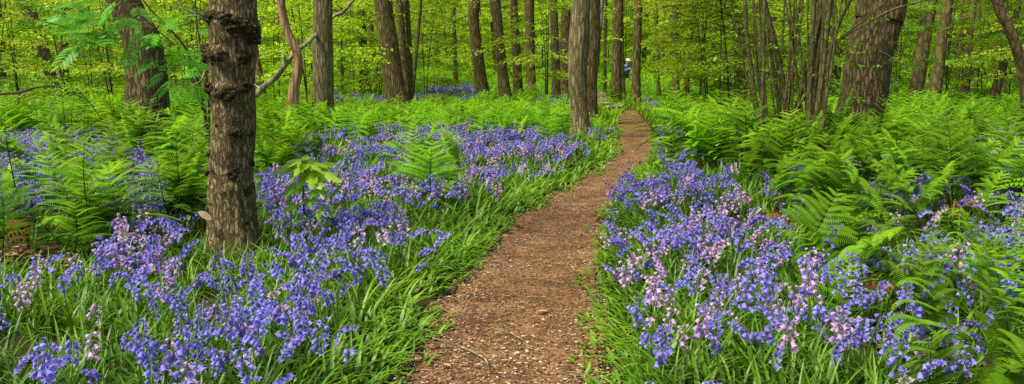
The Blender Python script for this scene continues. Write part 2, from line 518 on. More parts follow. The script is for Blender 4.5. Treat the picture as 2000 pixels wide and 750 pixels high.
FERN = {'right': [(1290, 212), (1450, 206), (2300, 196), (2300, 1000), (1900, 1000), (1780, 650), (1660, 540), (1560, 440), (1480, 330), (1400, 292), (1300, 300)],
        'left': [(-300, 190), (250, 198), (400, 196), (405, 400), (300, 400), (200, 420), (-300, 470)],
        'trunk': [(500, 200), (650, 205), (630, 270), (560, 300), (505, 310)],
        'middle': [(640, 205), (1112, 200), (1112, 246), (900, 238), (760, 240), (640, 250)],
        'clump': [(770, 275), (890, 262), (905, 322), (800, 352)],
        'verge': [(1150, 212), (1212, 205), (1214, 240), (1150, 246)]}


def clampx(px, py):
    return np.clip(px, -180, 2180), np.clip(py, 0, 960)


def ground_pts(n, ymin, ymax, margin=0.35):
    y = np.sqrt(ymin ** 2 + (ymax ** 2 - ymin ** 2) * rng.random(n))
    w = y * 0.578 * (1 + margin) + 0.5
    x = (rng.random(n) * 2 - 1) * w
    return x, y


def area(ymin, ymax, margin=0.35):
    return (ymax ** 2 - ymin ** 2) * 0.578 * (1 + margin) + 1.0 * (ymax - ymin)


# ------------------------------------------------------------------ trees
def wid(px, d):
    return px * d / F


def trunk_mesh(pts, rad, seg, rough, seed, flare=0.6, limbs=0, step=None, h0=4.2, collars=None):
    """bark-skinned trunk: fine rings, furrowed outline; limbs grow above the frame"""
    pts = np.asarray(pts, float); rad = np.asarray(rad, float)
    L = np.sum(np.linalg.norm(np.diff(pts, axis=0), axis=1))
    n = int(min(420, max(24, L / (step or 0.12))))
    pr = smooth_path(np.concatenate([pts, rad[:, None]], 1), n)
    p, rr = pr[:, :3], pr[:, 3]
    z0 = p[0, 2]
    rr = rr * (1 + flare * np.exp(-(p[:, 2] - z0) / 0.22))

    def disp(pp, a, r):
        ca, sa = np.cos(a), np.sin(a)
        if collars:
            for cz, ca0, hw, am in collars:
                wob = 0.03 * np.sin(a * 3 + cz * 9)[None]
                r = r * (1 + am * np.exp(-((pp[:, 2:3] - cz - wob) / hw) ** 2) * np.clip(0.35 + 0.65 * np.cos(a - ca0)[None], 0, 1) * (.6 + .8 * vnoise(np.stack([np.broadcast_to(ca * 4, r.shape), np.broadcast_to(sa * 4, r.shape), np.broadcast_to(pp[:, 2:3] * 9, r.shape)], -1))))
        q = np.stack([np.broadcast_to(ca * 5, r.shape), np.broadcast_to(sa * 5, r.shape), np.broadcast_to(pp[:, 2:3] * 2.2 + seed, r.shape)], -1)
        lob = np.stack([np.broadcast_to(ca * 1.1 + seed, r.shape), np.broadcast_to(sa * 1.1, r.shape), np.broadcast_to(pp[:, 2:3] * 0.8, r.shape)], -1)
        fine = np.stack([np.broadcast_to(ca * 14, r.shape), np.broadcast_to(sa * 14, r.shape), np.broadcast_to(pp[:, 2:3] * 5 + seed, r.shape)], -1)
        fl = np.exp(-(pp[:, 2:3] - z0) / 0.25)
        return r * (1 + rough * (vnoise(q) - 0.5) + rough * 0.6 * (vnoise(fine) - 0.5) + 0.16 * (vnoise(lob) - 0.5) + 0.35 * fl * (vnoise(lob * 2.3) - 0.5))
    mb = tube(p, rr, seg, disp=disp)
    rg = np.random.default_rng(int(seed * 13) + 5)
    tips = [p[-1]]
    for k in range(limbs):
        zz = h0 + (p[-1, 2] - h0) * (0.15 + 0.8 * (k + 0.5) / limbs)
        i = int(np.argmin(abs(p[:, 2] - zz)))
        az = k * 2.4 + rg.random()
        ln = 1.2 + 1.6 * rg.random()
        d = np.array([math.cos(az), math.sin(az), 0.7])
        q = [p[i], p[i] + d * ln * 0.4, p[i] + d * ln * 0.75 + [0, 0, .15], p[i] + d * ln + [0, 0, 0.4]]
        tube(smooth_path(q, 9), np.linspace(rr[i] * 0.5, 0.015, 9), 7, mb=mb)
        tips.append(q[-1])
    return mb, tips, p, rr


def leafT(w=0.55):
    V = np.array([[0, 0, 0], [0.35, -w / 2, 0.05], [1, 0, -0.06], [0.35, w / 2, 0.05]])
    return V


def spray(n, L=0.8, W=0.5, leaf=0.06, droop=0.15, seed=0, twig=True, m_leaf=0, m_twig=1):
    """a flat leafy spray reaching along +X"""
    rg = np.random.default_rng(seed)
    mb = MB()
    k = max(3, int(n / 9))
    if twig:
        t = np.linspace(0, 1, 6)
        ax = np.stack([t * L, 0.06 * L * np.sin(t * 3), -droop * t * t * L], -1)
        tube(ax, np.linspace(0.007, 0.002, 6), 4, mb=mb, m=m_twig)
        for q in range(k):
            s0 = 0.15 + 0.8 * q / k
            sd = -1 if q % 2 else 1
            b = np.array([s0 * L, 0, -droop * s0 * s0 * L])
            e = b + np.array([0.25 * L, sd * W * 0.5 * (1.1 - s0), -0.03])
            tube([b, (b + e) / 2 + [0, 0, 0.01], e], [0.003, 0.0025, 0.0015], 3, mb=mb, m=m_twig)
    s = rg.random(n) ** 0.8
    wv = (rg.random(n) * 2 - 1) * W * 0.5 * (1.15 - s) ** 0.7
    pos = np.stack([s * L, wv, -droop * s * s * L + rg.normal(0, 0.02, n)], -1)
    yaw = np.sign(wv) * (0.9 + rg.normal(0, 0.45, n))
    Mx = rotz(yaw, leaf * (0.6 + 0.7 * rg.random(n)), rg.normal(0, 0.55, n))
    pitch = rg.normal(-0.25, 0.35, n)
    Ry = np.zeros((n, 3, 3)); c, si = np.cos(pitch), np.sin(pitch)
    Ry[:, 0, 0], Ry[:, 0, 2], Ry[:, 2, 0], Ry[:, 2, 2], Ry[:, 1, 1] = c, -si, si, c, 1
    src = MB().add(leafT(), [[0, 1, 2, 3]], m=m_leaf).arr()
    scatter(mb, src, Mx @ Ry, pos, rg.random(n), 1.0)
    return mb


SPR = [spray(36, 0.95, 0.6, 0.092, 0.16, s).arr() for s in range(6)]
SPR_BARE = [spray(40, 0.9, 0.55, 0.075, 0.16, s + 20, twig=False).arr() for s in range(4)]


def crown_mb(h0, h1, rad, n, seed, kinds=SPR, scale=1.0, shape=0.5):
    rg = np.random.default_rng(seed)
    mb = MB()
    # uneven: sprays cluster on a handful of boughs
    nb = max(5, n // 8)
    bz = h0 + (h1 - h0) * np.round(rg.random(nb) * 7) / 7; ba = rg.random(nb) * 6.28
    pick = rg.integers(0, nb, n)
    z = bz[pick] + rg.normal(0, 0.06 * (h1 - h0) / 3, n)
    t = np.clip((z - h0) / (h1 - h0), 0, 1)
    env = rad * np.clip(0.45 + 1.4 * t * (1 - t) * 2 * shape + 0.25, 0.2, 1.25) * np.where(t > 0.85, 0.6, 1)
    az = ba[pick] + rg.normal(0, 0.45, n)
    rr = env * rg.random(n) ** 0.7 * 0.8
    L = np.stack([np.cos(az) * rr, np.sin(az) * rr, z], -1)
    yaw = az + rg.normal(0, 0.6, n)
    sc = scale * (0.7 + 0.6 * rg.random(n))
    for k, s in enumerate(kinds):
        q = np.arange(n) % len(kinds) == k
        Mx = rotz(yaw[q], sc[q], rg.normal(0, 0.14, q.sum()))
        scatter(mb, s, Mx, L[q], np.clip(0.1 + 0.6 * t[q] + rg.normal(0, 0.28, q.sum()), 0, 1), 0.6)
    return mb


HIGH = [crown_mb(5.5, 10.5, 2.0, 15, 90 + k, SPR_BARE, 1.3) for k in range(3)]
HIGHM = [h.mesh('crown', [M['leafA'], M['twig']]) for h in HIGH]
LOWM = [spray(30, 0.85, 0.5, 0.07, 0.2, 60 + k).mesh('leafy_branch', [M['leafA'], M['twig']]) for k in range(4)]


def tree(pix, d, label, bark, name='woodland_tree', seg=14, rough=0.05, seed=0.0, low=0, group=None, top=10.0, burrs=(), base_drop=None, crown=True, limbs=4, step=None, cat='tree', collars=None):
    """pix: (px, py, width px) from base to the top of the frame, at depth d"""
    pts = [P(x, y, d) for x, y, w in pix]
    rad = [wid(w, d) / 2 for x, y, w in pix]
    b = pts[0]
    zg = float(gz(b[0], b[1]))
    k = b - pts[1]
    base = b + k / max(abs(k[2]), 1e-6) * max(b[2] - zg, 0) * 0.6
    base[2] = zg - 0.05
    if b[2] > zg + 0.05:
        pts = [base] + pts; rad = [rad[0] * 1.06] + rad
    else:
        pts[0] = base
    u = pts[-1] - pts[-2]
    u = u / max(u[2], 0.1)
    p = pts[-1].copy(); r0 = rad[-1]
    for q in range(1, 4):
        u = u * 0.75; u[2] = 1.0
        st = (top - pts[-1][2]) / 3 if q == 1 else st
        p = p + u * st
        pts.append(p.copy()); rad.append(r0 * (1 - 0.2 * q))
    pts = np.array(pts); org = np.array([pts[0][0], pts[0][1], zg])
    t = thing(name, label, cat, org, 0, group)
    mb, tips, cp, cr = trunk_mesh(pts - org, rad, seg, rough, seed, limbs=limbs, step=step, collars=collars)
    mb.build('trunk', M[bark], t)
    if crown:
        c = link('crown', HIGHM[int(seed * 7) % 3], t)
        c.location = (cp[-1][0], cp[-1][1], 0)
        c.rotation_euler.z = seed
        c.scale = (1, 1, top / 10.0)
    rg = np.random.default_rng(int(seed * 100) + 3)
    for q in range(low):
        zz = 0.7 + 2.6 * rg.random() + (d - 20) * 0.02
        ii = int(np.argmin(abs(cp[:, 2] - zz)))
        az = -math.pi / 2 + rg.normal(0, 1.1)
        br = link('leafy_branch', LOWM[q % 4], t)
        br.location = cp[ii] + np.array([math.cos(az), math.sin(az), 0]) * cr[ii] * 0.8
        br.rotation_euler = (rg.normal(0, .2), -0.15 + rg.normal(0, .15), az)
        s = 0.7 + 0.7 * rg.random()
        br.scale = (s, s, s)
    return t, cp, cr, org


# --- the near burred tree
T1, cp, cr, org = tree([(456, 525, 96), (453, 440, 88), (450, 330, 87), (456, 240, 88), (452, 160, 90), (455, 60, 93), (455, 0, 91)], 6.5,
                       'thick rough trunk ringed with dark knobbly burrs, rising from the bluebells', 'bark', seg=120, rough=0.06, seed=1.3, limbs=5, step=0.022, collars=[(P(455, y, 6.5)[2], a, h, m) for y, a, h, m in [(40, -1.57, .05, .13), (62, -.3, .04, .14), (110, -2.4, .05, .15), (114, -.9, .03, .06), (175, -1.57, .04, .13), (300, -2, .05, .05), (370, -.9, .05, .06)]])


def lump(w, h, dep, seed, n=30):
    """knobbly cluster of warts, long side along X, sticking out along -Y"""
    rg = np.random.default_rng(seed)
    mb = MB()
    for q in range(n):
        x = (rg.random() * 2 - 1) * w / 2
        e = 1 - (2 * x / w) ** 2 * 0.7
        z = rg.normal(0, 0.36) * h * e + .25 * h * math.sin(x * 31 + seed)
        r = (0.25 + 0.85 * rg.random() ** 1.5) * min(h, 0.055) * 0.5
        c = np.array([x, -dep * 0.75 * e * (0.1 + 0.9 * rg.random()) + (x / w) ** 2 * 0.35 * w, z])
        u, v = np.meshgrid(np.linspace(0, 2 * np.pi, 11)[:-1], np.linspace(0, np.pi, 7))
        S = np.stack([np.sin(v) * np.cos(u), np.sin(v) * np.sin(u), np.cos(v)], -1)
        k = 0.6 + 0.8 * vnoise(S * 2.6 + seed + q * 3.1)
        S = S * (r * k)[..., None] * [1.3, 1, 0.9] + c
        jj = np.arange(10); a = (np.arange(6)[:, None] * 10 + jj[None])
        b = (np.arange(6)[:, None] * 10 + (jj[None] + 1) % 10)
        mb.add(S.reshape(-1, 3), np.stack([a, a + 10, b + 10, b], -1).reshape(-1, 4), r=rg.random())
    return mb


def on_trunk(px, py, d=6.5):
    """point on the near trunk's skin under a photo point, and the angle round it"""
    q = P(px, py, d) - org
    ii = int(np.argmin(abs(cp[:, 2] - q[2])))
    dx = np.clip((q[0] - cp[ii][0]) / (cr[ii]), -0.98, 0.98)
    ang = math.asin(dx)
    return cp[ii] + np.array([math.sin(ang), -math.cos(ang), 0]) * cr[ii] * 0.97, ang


for q, (px, py, w, h, dep, n) in enumerate([(430, 36, 0.16, 0.07, 0.05, 46), (458, 38, 0.15, 0.075, 0.055, 46), (484, 52, 0.13, 0.08, 0.05, 40), (500, 68, 0.09, 0.09, 0.045, 30),
                                            (412, 108, 0.11, 0.11, 0.055, 46), (440, 112, 0.13, 0.075, 0.05, 44), (486, 114, 0.07, 0.07, 0.03, 16),
                                            (425, 172, 0.12, 0.05, 0.045, 36), (455, 178, 0.16, 0.06, 0.055, 48), (484, 168, 0.1, 0.05, 0.04, 30)]):
    c, ang = on_trunk(px, py)
    o = lump(w, h, dep, 40 + q, n).build('burr', M['burr'], T1)
    o.location = c; o.rotation_euler.z = ang
for q, (px, py) in enumerate([(448, 295), (421, 296), (468, 330), (430, 333), (494, 318), (485, 369), (456, 371), (497, 258), (446, 82), (490, 430), (418, 410), (470, 255), (440, 240), (412, 330)]):
    c, ang = on_trunk(px, py)
    s = 0.035 + 0.018 * (q % 3)
    o = lump(s, s * 0.8, 0.015, 80 + q, 9).build('knot', M['burr'], T1)
    o.location = c; o.rotation_euler.z = ang
for q, (a, b, c) in enumerate([((408, 45), (380, 30), (352, 38)), ((400, 140), (392, 158), (372, 168)), ((408, 42), (385, 26), (340, 12)), ((498, 165), (508, 172), (514, 165)), ((415, 100), (400, 88), (375, 86))]):
    pp = smooth_path([P(a[0] + 6, a[1], 6.45), P(*a, 6.4), P(*b, 6.3), P(*c, 6.25)], 12) - org
    tube(pp, np.linspace(0.008, 0.003, 12), 6).build('dead_twig', M['pale'], T1)

# --- other near and middle trees
TREES = [
    ([(287, 240, 84), (288, 190, 80), (284, 120, 76), (275, 70, 70), (242, 0, 60)], 14.5, 'stout brown trunk leaning out behind the feathery rowan leaves', 'oak', dict(seg=60, rough=0.08, low=0, step=0.05, name='oak_tree')),
    ([(102, 160, 22), (88, 110, 22), (75, 60, 22), (48, 0, 26)], 26, 'leaning brown trunk with a bend, second from the pale shrub side', 'beech', dict(low=4)),
    ([(124, 130, 22), (120, 60, 20), (116, 0, 22)], 32, 'straight brown trunk just behind the bent leaning one', 'beech', dict(low=3)),
    ([(3, 150, 16), (0, 60, 15), (-8, 0, 15)], 36, 'dim trunk at the very edge of the wood beyond the pale shrub', 'beech', dict(low=3)),
    ([(571, 214, 25), (574, 175, 21), (583, 132, 19), (579, 100, 18), (562, 64, 17), (553, 30, 16), (549, 0, 15)], 16.5, 'bare orange-brown dead trunk, crooked like a snake, beside the grey trunk', 'dead', dict(seg=24, rough=0.14, crown=False, limbs=1, top=5.5, step=0.05, name='dead_tree')),
    ([(631, 212, 42), (631, 140, 40), (630, 60, 38), (630, 0, 37)], 18, 'straight clean grey trunk with fine upright furrows', 'grey', dict(seg=44, rough=0.05, step=0.06, low=0)),
    ([(515, 195, 16), (508, 150, 14), (498, 90, 12), (492, 0, 12)], 21, 'thin brown trunk half hidden behind the burred trunk', 'beech', dict(low=1)),
    ([(778, 208, 44), (768, 150, 40), (758, 80, 38), (748, 0, 34)], 22.5, 'thick dark trunk standing among the blue flowers of the clearing, grey on one side', 'midbark', dict(seg=36, rough=0.06, step=0.07, low=2)),
    ([(795, 190, 18), (788, 110, 16), (780, 0, 15)], 23.5, 'narrow dark trunk pressed close behind the thick clearing trunk', 'beech', dict(low=2)),
    ([(802, 196, 11), (800, 100, 10), (794, 0, 10)], 23, 'slim upright sapling pole beside the thick clearing trunk', 'hazel', dict(low=4)),
    ([(806, 175, 8), (816, 70, 7), (822, 0, 6)], 24.5, 'thin pole leaning away from the slim upright sapling pole', 'hazel', dict(low=3)),
    ([(714, 172, 20), (708, 90, 18), (707, 0, 18)], 31, 'leaf veiled brown trunk beyond the clearing flowers', 'beech', dict(low=6)),
    ([(738, 172, 12), (728, 90, 11), (720, 0, 11)], 32, 'thin leaf veiled trunk beside the thick clearing trunk', 'beech', dict(low=5)),
    ([(668, 175, 9), (665, 90, 8), (662, 0, 8)], 36, 'slight dark trunk between the grey trunk and the leaf veiled one', 'beech', dict(low=3)),
    ([(890, 150, 9), (888, 80, 8), (886, 0, 7)], 36, 'slim crooked trunk alone on the green clearing', 'beech', dict(low=5)),
    ([(942, 182, 26), (932, 100, 23), (925, 40, 22), (926, 0, 22)], 28, 'dark spotted trunk leaning over the far bluebell patch', 'midbark', dict(seg=24, low=2)),
    ([(988, 196, 25), (978, 110, 21), (968, 0, 19)], 25, 'leaning trunk, first of three beyond the bright ferns', 'beech', dict(low=5, seg=20)),
    ([(1013, 192, 19), (1008, 100, 17), (1003, 0, 15)], 26.5, 'slimmer trunk, second of three beyond the bright ferns', 'beech', dict(low=5)),
    ([(1037, 175, 20), (1035, 90, 18), (1033, 0, 20)], 31, 'warm brown trunk, third of three beyond the bright ferns', 'midbark', dict(low=4)),
    ([(968, 120, 8), (962, 60, 7), (960, 0, 7)], 42, 'thin far trunk seen between the spotted and the leaning trunk', 'beech', dict(low=1)),
    ([(1086, 186, 17), (1084, 90, 16), (1081, 0, 15)], 27.5, 'grey brown trunk standing close to a darker twin', 'grey', dict(low=2)),
    ([(1102, 184, 21), (1104, 90, 19), (1106, 0, 18)], 29, 'dark trunk, twin of the grey brown one, next to the path side tree', 'midbark', dict(low=2)),
    ([(1136, 272, 38), (1132, 220, 34), (1129, 160, 37), (1130, 100, 40), (1133, 40, 36), (1135, 0, 33)], 15.5, 'grey green furrowed trunk standing in the bluebells where the path bends', 'grey', dict(seg=70, rough=0.05, step=0.04, low=0)),
    ([(1152, 225, 27), (1150, 160, 34), (1154, 90, 36), (1158, 0, 28)], 18.5, 'pockmarked brown trunk close behind the grey green path side trunk', 'midbark', dict(seg=40, rough=0.09, step=0.06, low=0)),
    ([(1160, 130, 12), (1168, 60, 14), (1174, 0, 13)], 19.5, 'pale slanting stem beside the pockmarked brown trunk', 'pale', dict(seg=18, low=0)),
    ([(1181, 180, 7), (1182, 90, 6), (1184, 0, 6)], 30, 'thin dark stem behind the wooden bench', 'beech', dict(low=2)),
    ([(1203, 198, 21), (1205, 110, 19), (1208, 0, 19)], 24.5, 'straight warm brown trunk just past the end of the path', 'midbark', dict(seg=24, low=2)),
    ([(1216, 184, 11), (1214, 110, 10), (1213, 0, 10)], 27, 'narrow dark trunk touching the straight warm brown one', 'beech', dict(low=1)),
    ([(1242, 202, 17), (1244, 110, 16), (1247, 0, 16)], 24, 'dark notched trunk ringed by blue flowers past the path', 'midbark', dict(seg=24, rough=0.1, low=2)),
    ([(1287, 194, 8), (1284, 110, 7), (1281, 0, 7)], 26, 'slender pole to the side of the notched trunk', 'beech', dict(low=2)),
    ([(1320, 188, 15), (1319, 90, 14), (1318, 0, 13)], 27, 'plain brown trunk at the open end of the glade', 'beech', dict(low=3)),
    ([(1338, 186, 8), (1348, 90, 7), (1356, 0, 7)], 29, 'twisted thin stem beside the plain brown glade trunk', 'beech', dict(low=4)),
    ([(1448, 178, 28), (1446, 90, 25), (1440, 0, 24)], 26, 'broad brown trunk seen behind the hazel stems', 'oak', dict(seg=24, low=3)),
    ([(1508, 170, 26), (1505, 90, 24), (1500, 0, 24)], 29, 'shaded trunk in the gap of the hazel stems', 'beech', dict(low=3)),
    ([(1618, 170, 36), (1614, 90, 34), (1610, 0, 33)], 24, 'pale reddish trunk behind the upright hazel bundle', 'beech', dict(seg=24, low=1)),
    ([(1668, 285, 100), (1676, 235, 88), (1690, 170, 86), (1698, 110, 86), (1715, 40, 86), (1722, 0, 90)], 13.8, 'massive oak with deeply furrowed bark behind the bracken', 'oak', dict(seg=120, rough=0.07, step=0.035, name='oak_tree', low=0, limbs=5)),
    ([(1675, 110, 20), (1678, 60, 20), (1682, 0, 20)], 22, 'grey trunk peeping from behind the massive oak', 'grey', dict(low=0)),
    ([(1783, 214, 30), (1796, 140, 26), (1806, 70, 25), (1818, 0, 25)], 19.5, 'slanting smooth brown trunk, thicker of a leaning pair beyond the bracken', 'beech', dict(seg=30, low=0, step=0.07)),
    ([(1824, 202, 23), (1834, 130, 21), (1842, 60, 20), (1852, 0, 20)], 20.5, 'slanting pale brown trunk, thinner of a leaning pair beyond the bracken', 'beech', dict(seg=24, low=1, step=0.07)),
    ([(1806, 205, 9), (1824, 140, 8), (1842, 70, 8), (1858, 0, 7)], 21.5, 'thin slanting stem between the leaning pair', 'hazel', dict(low=0)),
    ([(1884, 190, 17), (1890, 110, 15), (1902, 0, 12)], 26, 'dark forked trunk deep in the shade beyond the leaning pair', 'beech', dict(low=2)),
    ([(1867, 190, 9), (1874, 110, 8), (1880, 0, 7)], 28, 'slight dark trunk beside the dark forked one', 'beech', dict(low=2)),
    ([(1903, 188, 8), (1908, 120, 8), (1912, 0, 8)], 30, 'slight dark trunk on the far side of the dark forked one', 'beech', dict(low=2)),
    ([(1940, 194, 18), (1956, 140, 16), (1972, 90, 14), (1990, 0, 12)], 25, 'slanting dark trunk crossing behind the curved bough', 'midbark', dict(low=1)),
    ([(1958, 192, 14), (1960, 120, 12), (1966, 0, 11)], 26.5, 'upright dark trunk at the foot of the slanting dark one', 'beech', dict(low=1)),
    ([(2006, 190, 24), (1996, 130, 22), (1984, 90, 20), (1968, 50, 18), (1945, 0, 17)], 16, 'curved brown bough-like trunk bending in over the bracken', 'beech', dict(seg=30, low=0, step=0.06)),
]
for q, (pix, d, label, bark, kw) in enumerate(TREES):
    tree(pix, d, label, bark, seed=2.1 + q * 0.73, **kw)

# the dark forked tree's long side branch, and far slim trunks
rg = np.random.default_rng(5)
FAR = [tube(smooth_path([(0, 0, -0.1), (0.05 * k, 0, 2), (0.15 * (k - 1), 0.1, 5), (0.2 * (k - 1), 0, 9)], 24), np.linspace(0.16, 0.08, 24), 10).mesh('trunk', [M['beech'], M['midbark']][k % 2]) for k in range(4)]
first = []
n_far = 0
for q in range(36):
    d = 36 + 34 * rg.random()
    px = -250 + 2500 * (q + rg.random()) / 36
    if 800 < px < 1000 and d < 44: d += 14
    p = P(px, 90, d)
    zg = float(gz(p[0], d))
    w = 0.45 + 0.7 * rg.random()
    where = 'beyond the clearing' if 600 < px < 1100 else 'beyond the end of the path' if px < 1420 and px > 600 else 'behind the bracken hollow' if px > 1100 else 'behind the rowan and the burred trunk'
    t = thing('slender_tree', 'slender far trunk veiled by spring leaves ' + where, 'tree', (p[0], d, zg), rg.random() * 6.28, 'far slender trunks ' + where)
    k = q % 4
    tr = link('trunk', FAR[k], t); tr.scale = (w, w, 1.1); tr.rotation_euler = (rg.normal(0, .06), rg.normal(0, .1), 0)
    c = link('crown', HIGHM[q % 3], t)

# ------------------------------------------------------------------ understorey saplings and shrubs
SAP = []
for k in range(8):
    rg2 = np.random.default_rng(200 + k)
    hgt = 3.6 + 2.6 * rg2.random()
    st = MB()
    for s in range(1 + k % 3):
        lean = rg2.normal(0, 0.35, 2)
        tube(smooth_path([(0.05 * s, 0, -0.05), (lean[0] * .3, lean[1] * .3, hgt * .35), (lean[0] * .8, lean[1] * .8, hgt * .7), (lean[0] * 1.4, lean[1] * 1.2, hgt)], 14), np.linspace(0.022, 0.005, 14), 7, mb=st)
    for s in range(16):
        z = hgt * (0.15 + 0.75 * rg2.random()); az = rg2.random() * 6.28; ln = 0.7 + rg2.random() * 0.8
        b = np.array([0, 0, z]); e = b + np.array([math.cos(az) * ln, math.sin(az) * ln, 0.25 * ln])
        tube([b, (b + e) / 2 + [0, 0, .06], e], [0.012, 0.008, 0.003], 4, mb=st)
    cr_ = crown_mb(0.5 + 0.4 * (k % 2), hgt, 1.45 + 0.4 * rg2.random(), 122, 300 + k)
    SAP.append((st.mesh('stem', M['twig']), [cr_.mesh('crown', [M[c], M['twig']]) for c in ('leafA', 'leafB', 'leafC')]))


def sapling(px, d, k, label, group=None, s=1.0, deep=0, name='sapling', cat='sapling'):
    p = P(px, 100, d)
    t = thing(name, label, cat, (p[0], d, float(gz(p[0], d))), random.random() * 6.28, group, s)
    link('stem', SAP[k % 8][0], t)
    link('crown', SAP[k % 8][1][deep], t)
    return t


q = 0
rg = np.random.default_rng(8)
for q in range(150):
    d = 27 + 30 * rg.random() ** 0.9
    px = -260 + 2520 * ((q * 0.618034) % 1.0)
    if 815 < px < 1080 and d < 41: d = 41 + 14 * rg.random()
    if 20 < px < 150 and d < 34: d += 9
    if 1130 < px < 1330 and d < 44: d = 44 + 12 * rg.random()
    where = ('at the back of the clearing' if 600 < px < 1100 else 'beyond the end of the path' if 1100 <= px < 1420 else 'behind the hazel stems and the oak' if 1420 <= px < 1780 else 'in the hollow beyond the bracken' if px >= 1780 else 'behind the rowan and the burred trunk')
    dp = 1 if (px > 1700 and q % 2) or (px < 350 and q % 3 == 0) or q % 9 == 0 else 0
    if dp == 0 and q % 2: dp = 2
    col = ('yellow green', 'deep green', 'pale yellow')[dp]
    sapling(px, d, q, f'{col} leafy sapling with flat layered sprays {where}', f'{col} saplings {where}', 0.85 + 0.35 * rg.random(), dp)
for px, d, k, s, dp, lab in [(30, 17, 2, 0.62, 1, 'pale leafed shrub with low arching twigs beside the bracken edge'), (175, 18.5, 4, 0.6, 1, 'low leafy shrub between the bent trunk and the stout oak'),
                             (120, 21, 1, 0.8, 0, 'taller yellow leafed shrub in front of the bent leaning trunk'), (-60, 20, 3, 0.9, 0, 'yellow leafed shrub at the outer edge of the bracken'),
                             (385, 17, 5, 0.6, 1, 'green shrub squeezed between the oak and the burred trunk'), (690, 26, 0, 0.62, 0, 'low yellow leafed shrub beside the thick clearing trunk'),
                             (845, 26.5, 6, 0.5, 0, 'small airy shrub near the far bluebell patch'), (1385, 22, 7, 0.8, 2, 'yellow leafed shrub behind the hazel stems near the glade'),
                             (1560, 18, 3, 0.6, 1, 'green shrub growing up inside the hazel clump'), (1740, 19, 5, 0.55, 1, 'green shrub beside the massive oak'), (1950, 22, 6, 0.7, 1, 'shaded shrub below the curved bough'), (-20, 14.5, 1, .55, 2, 'pale shrub overhanging the bare dark branch at the bracken edge'), (215, 15.5, 5, .55, 2, 'pale layered shrub between the bare branch and the stout oak'), (345, 19, 2, .7, 0, 'yellow green shrub just behind the stout oak'), (1915, 25, 0, .7, 0, 'yellow green shrub beside the dark forked tree'), (1755, 27, 4, .8, 0, 'yellow green shrub behind the thicker leaning trunk'), (2060, 17, 3, .7, 2, 'pale shrub beyond the foot of the curved bough')]:
    sapling(px, d, k, lab, None, s, dp, 'shrub', 'shrub')

rg = np.random.default_rng(31)
for q, px in enumerate([-120, -30, 215, 190, 260, 330, 385, 430, 530, 600, 665, 700, 740, 690, 830, 1070, 1345, 1345, 1370, 1410, 1430, 1475, 1540, 1560, 1640, 1760, 1850, 1925, 1980, 2080]):
    d = 20.5 + 7 * rg.random()
    if 640 < px < 840: d = 26 + 5 * rg.random()
    where = ('around the clearing' if 600 < px < 1100 else 'around the end of the path' if px < 1400 and px > 600 else 'between the hazel stems and the oak' if 1400 <= px < 1700 else 'around the leaning pair of trunks' if px >= 1700 else 'around the oak and the grey trunk')
    sapling(px, d, q + 3, 'slight airy sapling in first leaf ' + where, 'airy saplings ' + where, 0.62 + 0.3 * rg.random(), 1 if px > 1750 and q % 2 else 0)

# far foliage mass, nobody could count it
mb = MB()
n = 280000
rg = np.random.default_rng(17)
d = 52 + 62 * rg.random(n)
x = (rg.random(n) * 2 - 1) * (d * 0.578 * 1.45)
cl = vnoise(np.stack([x * 0.35, d * 0.3, d * 0], -1))
zt = (1.5 + 0.075 * d) * (0.45 + 0.8 * cl + 0.35 * vnoise(np.stack([x * 0.11, d * 0.1, d * 0 + 4], -1)))
z = zt * rg.random(n) ** 0.85
keep = vnoise(np.stack([x * 0.9, d * 0.9, z * 1.6], -1)) > 0.40
x, d, z = x[keep], d[keep], z[keep]
n = len(x)
src = MB().add(leafT(0.6), [[0, 1, 2, 3]]).arr()
tone = np.clip(-0.1 + 0.75 * vnoise(np.stack([x * 0.5, d * 0.5, z * 1.3], -1)) + 0.55 * vnoise(np.stack([x * 0.16, d * 0.15, z * 0.4], -1)) + rg.normal(0, .1, n), 0, 1)
scatter(mb, src, rotz(rg.random(n) * 6.28, 0.2 + 0.25 * rg.random(n), rg.normal(0, 0.6, n), rg.random(n) * 6.28), np.stack([x, d, z + gz(x, d) + 0.1], -1), tone, 1.0)
o = mb.build('distant_foliage', M['leafF'])
tag(o, 'hazy yellow green leaf mass of the far wood', None, None, 'stuff')

